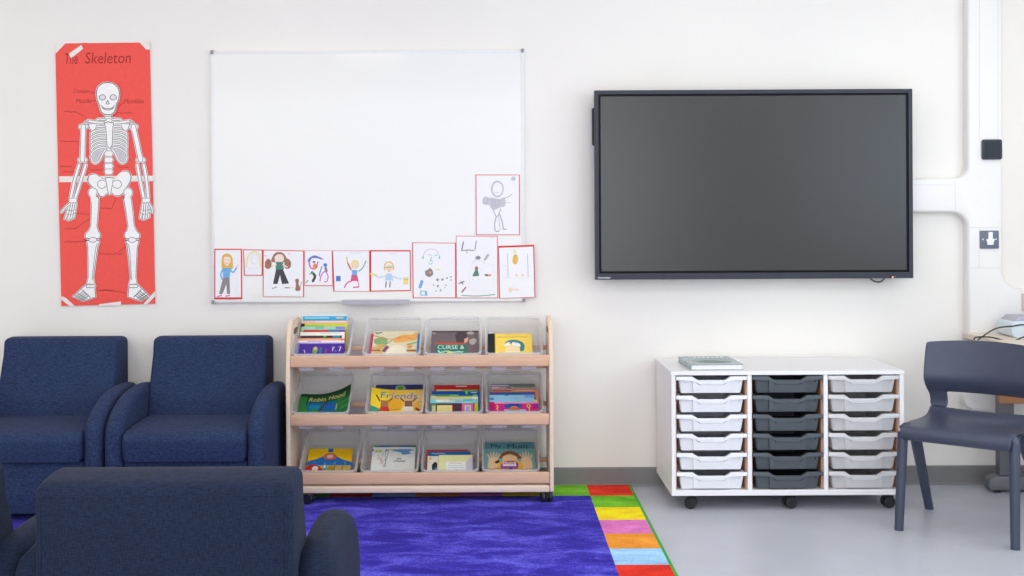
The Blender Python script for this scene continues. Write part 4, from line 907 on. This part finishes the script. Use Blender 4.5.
def whiteb(ar):
    ar.rect(0, 0, 100, 100, C(232, 232, 226)); ar.rect(6, 8, 22, 16, C(196, 206, 130)); ar.poly([(44, 12), (60, 6), (96, 8), (84, 14), (90, 20), (70, 24), (66, 16)], C(104, 156, 200), 2)
    for l_, c_ in (([(14, 24), (24, 46), (30, 60)], (206, 90, 80)), ([(30, 12), (34, 60)], (120, 120, 116)), ([(38, 8), (30, 62)], (90, 100, 90)), ([(26, 16), (22, 44)], (100, 160, 120)), ([(12, 34), (26, 42)], (206, 110, 96)), ([(20, 52), (34, 36)], (110, 130, 150))): ar.line(l_, 1, C(*c_))
    ar.ell(33, 10, 3, 4, C(150, 150, 140)); ar.scrawl(58, 68, 36, 2, 2.4, C(90, 96, 120), 1.4); ar.scrawl(52, 78, 43, 1.4, 2.2, C(70, 76, 100), 1.4); ar.line([(56, 8), (40, 8)], 2, C(150, 150, 120))
    ar.rect(0, 6, 3, 12, C(60, 60, 60))
book(2, 1, 371.5, 415, 448.4, .020, 34, .008, (232, 232, 226), 'white book with a blue splash in the second bottom-row bin', whiteb)
book(2, 2, 426.5, 468, 450.2, .085, 38, .004, (200, 60, 50), 'red book showing only its top edge in the third bottom-row bin')
book(2, 2, 428.5, 470.5, 452, .066, 38, .004, (40, 110, 176), 'blue book with pale lettering behind the leaflet in the bottom row', lambda ar: ar.scrawl(8, 40, 10, 3, 3, C(190, 206, 226), 2))
book(2, 2, 427.3, 438.6, 456.6, .034, 40, .004, (236, 232, 214), 'small cream book with a black blot left of the yellow leaflet',
     lambda ar: (ar.poly([(40, 40), (70, 26), (90, 40), (74, 70), (46, 64)], C(50, 50, 56), 3), ar.poly([(66, 54), (90, 50), (88, 74), (70, 74)], C(90, 140, 200), 2), ar.rect(14, 6, 36, 16, C(250, 200, 80))))
def leaflet(ar):
    ar.rect(0, 0, 100, 100, C(234, 232, 170)); ar.poly([(100, 4), (82, 26), (82, 100), (100, 100)], C(206, 204, 222)); ar.rect(22, 26, 80, 100, C(240, 240, 238)); ar.scrawl(32, 68, 32, 1.4, 1.6, C(206, 120, 110), 2)
    for y in (42, 49, 56): ar.scrawl(28 if y < 56 else 44, 74 if y < 56 else 58, y, 1, .9, C(150, 150, 156), 2)
book(2, 2, 438.5, 472.5, 455.4, .018, 42, .003, (234, 232, 170), 'pale yellow leaflet with a white text panel at the front of the bottom row', leaflet, cat='leaflet')
def mum(ar):
    ar.rect(0, 0, 100, 100, C(116, 168, 168)); ar.rect(0, 0, 100, 18, C(86, 140, 148)); SKN = C(232, 196, 150)
    for cx in (18, 82):
        ar.poly([(cx-12, 78), (cx-9, 44), (cx+9, 44), (cx+11, 78)], SKN, 2)
        for k in range(5): ar.line([(cx-7+k*3.6, 48), (cx-12+k*6, 27+abs(k-2)*3.2)], 3, SKN)
    ar.poly([(28, 44), (36, 30), (50, 24), (64, 30), (74, 44), (62, 46), (40, 46)], C(130, 84, 54), 3); ar.ell(50, 46, 15, 15, SKN); ar.poly([(36, 40), (42, 30), (56, 29), (64, 40), (50, 33)], C(130, 84, 54), 2)
    ar.poly([(28, 56), (46, 50), (72, 54), (72, 80), (28, 80)], C(232, 176, 60), 2); ar.poly([(32, 60), (46, 52), (66, 56), (62, 78), (34, 80)], C(150, 80, 150), 2); ar.rect(36, 56, 62, 66, C(236, 224, 232)); ar.scrawl(37, 61, 60, 3, 2, C(200, 90, 120), 1.6); ar.poly([(20, 54), (28, 48), (30, 56), (22, 60)], C(90, 60, 44))
    ar.scrawl(8, 94, 74, 2.6, 2.6, C(196, 130, 60), 3); ar.ell(52, 74, 4, 4, C(60, 60, 120), 8)
    ar.word('My', 13, 5, 33, 19, C(34, 40, 44)); ar.word('Mum', 46, 5, 86, 18, C(34, 40, 44))
book(2, 3, 484.5, 534.8, 444.2, .020, 33, .012, (100, 150, 156), 'teal book titled My Mum with raised hands on its cover', mum)

# ------------------------------------------------------------------ storage unit with trays
CF = 5.29; CBK = 5.765
cx0, cx1 = PX(671.6, CF, 430), PX(904, CF, 430); cz0, cz1 = .0665, .610; th_ = .018
su = thing('storage_unit', 'low white storage unit on black castors with three columns of trays under the screen', 'storage unit', ((cx0+cx1)/2, (CF+CBK)/2, 0))
zb = cz0+.024; zt = cz1-.017
bm = NB(); box(bm, cx0-.003, cx1+.003, CF-.003, CBK, zt, cz1, .0015, 1); obj('top_board', bm, M_WHITE, su, True)
bm = NB(); box(bm, cx0-.001, cx1+.001, CF-.002, CBK, cz0, zb, .0015, 1); obj('bottom_board', bm, M_WHITE, su, True)
cw = (cx1-cx0-4*th_)/3
for k in range(4):
    x = cx0+k*(cw+th_); bm = NB(); box(bm, x, x+th_, CF, CBK, zb+.0003, zt-.0003); obj('side_panel' if k in (0, 3) else 'divider', bm, M_WHITE, su, True)
    for s in ((1,) if k == 0 else (-1,) if k == 3 else (-1, 1)):
        xa = x+th_+.0002 if s > 0 else x-.0072; bm = NB(); box(bm, xa, xa+.007, CF+.022, CBK-.02, zb+.001, zt-.001); obj('runner', bm, M_RUNNER, su, True)
for k in range(3):
    x = cx0+th_+k*(cw+th_); bm = NB(); box(bm, x+.0002, x+cw-.0002, CBK-.012, CBK-.004, zb+.0003, zt-.0003); obj('back_panel', bm, M_SHADEIN if k < 2 else wood('brown_back_panel', (196, 170, 150), .6), su, True)
for px_ in (692, 791, 889):
    for y in (CF+.055, CBK-.07): castor('castor', PX(px_, 5.34, 500), y, (0, cz0), .026, .046, su, M_RUB, 70 if px_ < 700 else 98)
TW = cw-.006; THT = .0745
def tray_rim():
    t = TW/2; h1, h0 = THT, THT-.0165; dp = .0195; a, b = .079, .052
    out = [(-t, h1), (-a-.004, h1), (-b-.004, h1-dp), (b+.004, h1-dp), (a+.004, h1), (t, h1), (t, h0), (a, h0), (b, h0-dp), (-b, h0-dp), (-a, h0), (-t, h0)]
    bm = NB(); prism(bm, out, 'y', -.002, .016, .002, 2)
    i = TW/2-.0095
    for s in (-1, 1): box(bm, s*i-(.012 if s > 0 else 0), s*i+(0 if s > 0 else .012), .016, .41, THT-.012, THT-.001)
    box(bm, -i, i, .40, .41, THT-.012, THT-.001)
    return bm
def tray_tub():
    bm = NB(); t = .0025; wt, wb = TW/2-.0135, TW/2-.024
    def ring(z, w_, y0, y1, r): return [(x, y, z) for x, y in rrect(-w_, w_, y0, y1, .007, 4)]
    Rg = [ring(0, wb, .020, .392, .02), ring(.012, wb+.003, .016, .395, .02), ring(THT-.0165, wt, .011, .402, .02), ring(THT-.0165, wt-t, .011+t, .40, .02), ring(t, wb-t, .020+t, .39, .02)]
    V = [[bm.verts.new(p) for p in r] for r in Rg]
    for a, b in zip(V, V[1:]):
        for k in range(len(a)): bm.faces.new((a[k], a[(k+1) % len(a)], b[(k+1) % len(a)], b[k]))
    bm.faces.new(V[0][::-1]); bm.faces.new(V[-1]); return bm
def tray_grip():
    bm = NB(); pts = [(-.082, THT-.017), (-.054, THT-.0365), (.054, THT-.0365), (.082, THT-.017), (.078, .004), (-.078, .004)]
    A = [bm.verts.new((x, -.0005 if z > .01 else .006, z)) for x, z in pts]; B = [bm.verts.new((x*1.03, .0225, z)) for x, z in pts]
    bm.faces.new(A); bm.faces.new(B[::-1])
    for k in range(6): bm.faces.new((A[k], B[k], B[(k+1) % 6], A[(k+1) % 6]))
    return bm
def tray_bracket():
    bm = NB()
    for s in (-1, 1): prism(bm, [(s*.134, THT-.017), (s*.128, THT-.030), (s*.124, THT-.030), (s*.126, THT-.017)], 'y', .004, .018)
    return bm
ORD = ['topmost', 'second', 'third', 'fourth', 'fifth', 'lowest']
PITCH = .0838; ZT0 = zt-.0055
for k, (mt, nm, colname) in enumerate(((M_TRAYW, 'white', 'left'), (M_TRAYD, 'charcoal grey', 'middle'), (M_TRAYC, 'clear', 'right'))):
    pro = None; xc = cx0+th_+cw/2+k*(cw+th_)
    for i in range(6):
        lab = '%s %s plastic tray %sin the %s column of the storage unit' % (ORD[i], nm, 'from the top ' if 0 < i < 5 else '', colname)
        loc = (xc, CF-.002, ZT0-THT-PITCH*i)
        if pro is None:
            pro = o = thing('storage_tray', lab, 'tray', loc, group=nm+' trays in the storage unit')
            obj('tub', tray_tub(), mt, o, False, 35); obj('rim', tray_rim(), M_TRAYR if k == 2 else mt, o, False, 35); obj('front_grip', tray_grip(), mt, o); obj('bracket', tray_bracket(), mt, o)
        else: o = dup(pro); o.location = loc; o['label'] = lab
# something lies in the top charcoal tray
# book on the unit
hb = thing('hardback_book', 'grey-green hardback book lying flat on top of the white storage unit', 'book', (.893, 5.322, cz1), (0, 0, R(1.5)))
w_, l_, t_ = .232, .300, .026
bm = NB(); box(bm, 0, w_, 0, l_, t_-.003, t_, .001, 1); box(bm, 0, w_, 0, l_, 0.0003, .003, .001, 1); box(bm, -.001, .003, 0, l_, .001, t_-.001, .001, 1)
cvb = obj('cover', bm, mat('grey_green_cover', (148, 162, 170), .25, .5, .10, 8), hb)
bm = NB(); box(bm, .0032, w_-.005, .005, l_-.005, .0031, t_-.0031); obj('pages', bm, mat('white_page_edges', (240, 240, 240), .8, .1, .03, 200, stretch=(1, 1, 8)), hb)
ar = Art(lambda u, v, h_: Vector((u*w_/100, l_-v*l_/100, t_+h_)), 3)
ar.poly([(8, 20), (40, 14), (90, 26), (94, 60), (60, 74), (14, 66)], C(168, 186, 186), 4); ar.poly([(20, 60), (50, 50), (88, 70), (60, 86), (24, 80)], C(122, 142, 140), 4)
for x in range(26, 84, 9): ar.poly([(x, 10), (x+5, 10), (x+6, 20), (x-1, 20)], C(226, 230, 232))
ar.build('cover_picture', cvb, False)

# ------------------------------------------------------------------ armchairs
def armchair(label, loc, rz, group):
    t = thing('armchair', label, 'armchair', loc, (0, 0, rz), group)
    return t
AD = .685
def arm_bm(xa, xb, zc, rx):
    z0 = .36; ry = zc-z0
    pts = [(.02, .03), (.02, z0)]+[(.02+rx*(1-cos(R(a))), z0+ry*sin(R(a))) for a in (10, 20, 30, 40, 50, 60, 70, 80, 90)]+[(.50, zc-.002), (.57, zc-.010), (.605, zc-.035), (.615, zc-.07), (.615, .03)]
    bm = NB(); soft_prism(bm, pts, 'x', xa, xb, (xb-xa)*.44, 6); return bm
def back_bm(bw):
    pts = [(.405, .20), (.405, .40), (.430, .48), (.505, .66)]+[(.513+.026+.026*cos(R(a)), .712+.024*sin(R(a))) for a in (180, 150, 120, 95)]+[(.58, .738), (.64, .733)]+[(.655+.026*cos(R(a)), .702+.028*sin(R(a))) for a in (90, 60, 30, 0)]+[(AD-.004, .60), (AD-.003, .06), (.60, .06)]
    bm = NB(); soft_prism(bm, pts, 'x', -bw/2, bw/2, .019, 4)
    for v in bm.verts:                                 # the top edge is slightly crowned
        if v.co.z > .5: v.co.z -= .010*(abs(v.co.x)/(bw/2))**3*(v.co.z-.5)/.24
    return bm
def seat_bm(w_):
    pts = [(.02, .255)]+[(.052-.052*cos(R(a)), .335+.048*sin(R(a))) for a in (0, 25, 50, 75, 90)]+[(.15, .392), (.30, .394), (.44, .388), (.44, .255)]
    bm = NB(); soft_prism(bm, pts, 'x', -w_, w_, .022, 4); return bm
def make_chair(label, loc, rz, group, m, AW, AT, BWD, AZ, RX):
    t = armchair(label, loc, rz, group)
    a, b = AW/2-AT, AW/2
    obj('arm', arm_bm(-b, -a, AZ, RX), m, t, False, 50); obj('arm', arm_bm(a, b, AZ, RX), m, t, False, 50)
    bk = obj('backrest', back_bm(BWD), m, t, False, 50); obj('seat_cushion', seat_bm(AW/2-AT-.002), m, t, False, 50)
    bm = NB(); box(bm, -a+.002, a-.002, .045, .60, .03, .253, .008, 2); obj('base', bm, m, t, False, 50)
    bm = NB(); zz_ = .694
    tube(bm, [(-BWD/2+.016, AD-.0035, .10), (-BWD/2+.016, AD-.004, zz_-.012), (-BWD/2+.026, AD-.005, zz_), (BWD/2-.026, AD-.005, zz_), (BWD/2-.016, AD-.004, zz_-.012), (BWD/2-.016, AD-.0035, .10)], .0016, 6)
    obj('seam_piping', bm, m, bk, False, 60)
    for s in (-1, 1):
        for y in (.07, .58):
            bm = NB(); tube(bm, [(s*(AW/2-.06), y, 0.0), (s*(AW/2-.06), y, .031)], [.018, .022], 12); obj('foot', bm, M_BLACK, t, False, 40)
    return t
GB, GF = 'armchairs along the wall', 'armchairs seen from behind'
ZR = rug_top
ca = make_chair('navy armchair facing out at the far left, against the wall under the skeleton poster', (-1.976, 5.088, ZR), 0, GB, M_NAVY, .685, .08, .532, .526, .40)
cb = make_chair('navy armchair facing out against the wall, beside the bookcase', (-1.284, 5.088, ZR), 0, GB, M_NAVY, .685, .08, .532, .526, .40)
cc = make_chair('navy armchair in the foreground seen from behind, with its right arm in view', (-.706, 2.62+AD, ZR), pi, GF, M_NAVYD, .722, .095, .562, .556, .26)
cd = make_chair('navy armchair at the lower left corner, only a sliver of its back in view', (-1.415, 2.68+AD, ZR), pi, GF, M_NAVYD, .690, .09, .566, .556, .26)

# ------------------------------------------------------------------ moulded school chair
PC = mat('slate_blue_polypropylene', (64, 70, 90), .40, .45, .05, 25)
pc = thing('school_chair', 'slate blue moulded plastic school chair standing beside the storage unit', 'chair', (1.994, 4.982, 0), (0, 0, R(-39.7)))
prof = [(-.205, .380, .212), (-.222, .388, .222), (-.230, .405, .226), (-.222, .424, .226), (-.19, .432, .226), (-.10, .428, .230), (0, .420, .236), (.09, .420, .241), (.150, .430, .245), (.182, .452, .246), (.196, .484, .244),
        (.194, .518, .245), (.198, .530, .250), (.164, .574, .253), (.167, .615, .253), (.180, .675, .253), (.194, .738, .252), (.197, .752, .248)]
NT = 20
def shell_pt(i, t):
    y, z, w_ = prof[i]; w_ *= .957
    if i <= 8: z -= .006
    up = max(0, (i-8)/5); up = min(1, up)
    yy = y-.055*up*t*t; zz_ = z
    if 3 <= i <= 9: zz_ += .010*t*t*(1 if i > 4 else .5)
    if i >= 16: zz_ += -.012*t*t*(i-15)*.5
    return Vector((w_*t, yy, zz_))
def shell_part(i0, i1, name, hole=None):
    bm = NB(); V = {}
    for i in range(i0, i1+1):
        for j in range(NT+1): V[i, j] = bm.verts.new(shell_pt(i, -1+2*j/NT))
    for i in range(i0, i1):
        for j in range(NT):
            if hole and hole[0] <= i < hole[1] and hole[2] <= j < hole[3]: continue
            bm.faces.new((V[i, j], V[i, j+1], V[i+1, j+1], V[i+1, j]))
    for v in list(bm.verts):
        if not v.link_faces: bm.verts.remove(v)
    o = obj(name, bm, PC, pc, False, 60)
    sm = o.modifiers.new('round', 'SUBSURF'); sm.levels = 1; sm.render_levels = 2
    so = o.modifiers.new('thick', 'SOLIDIFY'); so.thickness = .007; so.offset = 0
    return o
shell_part(0, 9, 'seat'); shell_part(9, len(prof)-1, 'backrest', (9, 12, 3, NT-3))
def leg_bm(top, foot, rt, rf):
    bm = NB(); top, foot = Vector(top), Vector(foot)
    pts = [foot.lerp(top, k/6) for k in range(7)]
    tube(bm, pts, [rf+(rt-rf)*k/6 for k in range(7)], 12); return bm
for s in (-1, 1):
    bm = leg_bm((s*.219, -.190, .400), (s*.2275, -.2165, 0), .0215, .0180)
    tube(bm, [(s*.219, -.190, .393), (s*.217, -.186, .410), (s*.209, -.180, .421), (s*.192, -.174, .424)], [.0215, .0218, .019, .013], 12)
    obj('leg', bm, PC, pc, False, 60)
for s in (-1, 1):
    bm = leg_bm((s*.216, -.075, .400), (s*.258, .2165, 0), .025, .0185)
    obj('leg', bm, PC, pc, False, 60)
bm = NB()
for s in (-1, 1): box(bm, s*.20-.008, s*.20+.008, -.19, .10, .388, .416, .004, 2)
obj('under_seat_rib', bm, PC, pc, False, 50)

# ------------------------------------------------------------------ desk at the right edge
dk = thing('desk', 'desk with a pale beige top and grey metal leg behind the school chair', 'desk', (2.7, 5.45, 0))
bm = NB(); box(bm, PX(965, 5.75, 337), 3.10, 5.0, 5.765, .700, .7255, .002, 1); obj('desk_top', bm, mat('pale_beige_laminate', (226, 212, 196), .4, .4, .02, 20), dk, True)
fx = P(986, 489, 5.62).x
bm = NB(); prism(bm, [(fx+.012, .012), (fx, .03), (fx+.006, .062), (fx+.03, .078), (fx+.62, .078), (fx+.62, .012)], 'y', 5.59, 5.66, .008, 2); obj('foot', bm, M_GREYMETAL, dk, True, 40)
bm = NB(); box(bm, fx+.055, fx+.125, 5.60, 5.65, .078, .70, .006, 2); obj('leg', bm, M_GREYMETAL, dk, True, 40)
bm = NB(); tube(bm, [(fx+.05, 5.61, 0), (fx+.05, 5.61, .013)], .014, 10); obj('leveller', bm, M_BLACK, dk, True, 40)
bm = NB(); box(bm, PX(999.5, 5.55, 405), 3.06, 5.55, 5.568, .42, .699, .002, 1); obj('modesty_panel', bm, wood('oak_panel', (176, 124, 86)), dk, True)
lt = thing('cable_trunking', 'short low white trunking on the wall under the desk', 'trunking', (2.6, WALL, .36))
xa = P(964, 400, 5.72).x
bm = NB(); prism(bm, [(3.10, .365), (3.10, .47)]+[(xa+.05-.05*sin(R(a)), .42+.05*cos(R(a))) for a in (0, 22, 45, 67, 90)]+[(xa+.06-.06*cos(R(a)), .42-.055*sin(R(a))) for a in (22, 45, 67, 90)], 'y', 5.715, WALL-.0005)
obj('trunking_body', bm, M_TRUNK, lt, True, 40)
dv = thing('desk_device', 'pale blue-white plastic device with a grey top, standing on the desk at the right edge', 'device', (P(1018, 336, 5.6).x, 5.6, .7255))
xa = P(1004.6, 330, 5.6).x
bm = NB(); prism(bm, rrect(xa, xa+.26, .7257, .800, .018), 'y', 5.52, 5.68, .008, 2); obj('body', bm, mat('pale_blue_plastic', (214, 228, 238), .35, .4, .01), dv, True, 40)
bm = NB(); prism(bm, [(xa+.012, .7995), (xa+.035, .820), (xa+.225, .820), (xa+.248, .7995)], 'y', 5.53, 5.67, .004, 2); obj('lid', bm, mat('lilac_grey_plastic', (176, 176, 190), .4, .4, .01), dv, True, 40)
def cable(label, pts):
    bm = NB(); tube(bm, spline([tuple(P(*p)) for p in pts], 8), .0032, 8)
    return tag(obj('cable', bm, M_BLACK, None, False, 60), label, 'cable', 'black cables on the desk')
cable('black cable rising from behind the school chair over the pale blue device', [(977.5, 340, 5.48), (984, 335.5, 5.48), (992, 330.3, 5.49), (1000, 327.4, 5.5), (1012, 326.3, 5.505), (1026, 325, 5.505), (1050, 332, 5.505)])
cable('black cable sagging low across the desk top behind the school chair', [(974, 339.6, 5.42), (975.5, 337.4, 5.43), (982, 336.9, 5.45), (992, 337.4, 5.46), (1002, 340, 5.44), (1009, 341.6, 5.42), (1016, 340.2, 5.43), (1026, 336.5, 5.45), (1050, 334, 5.46)])
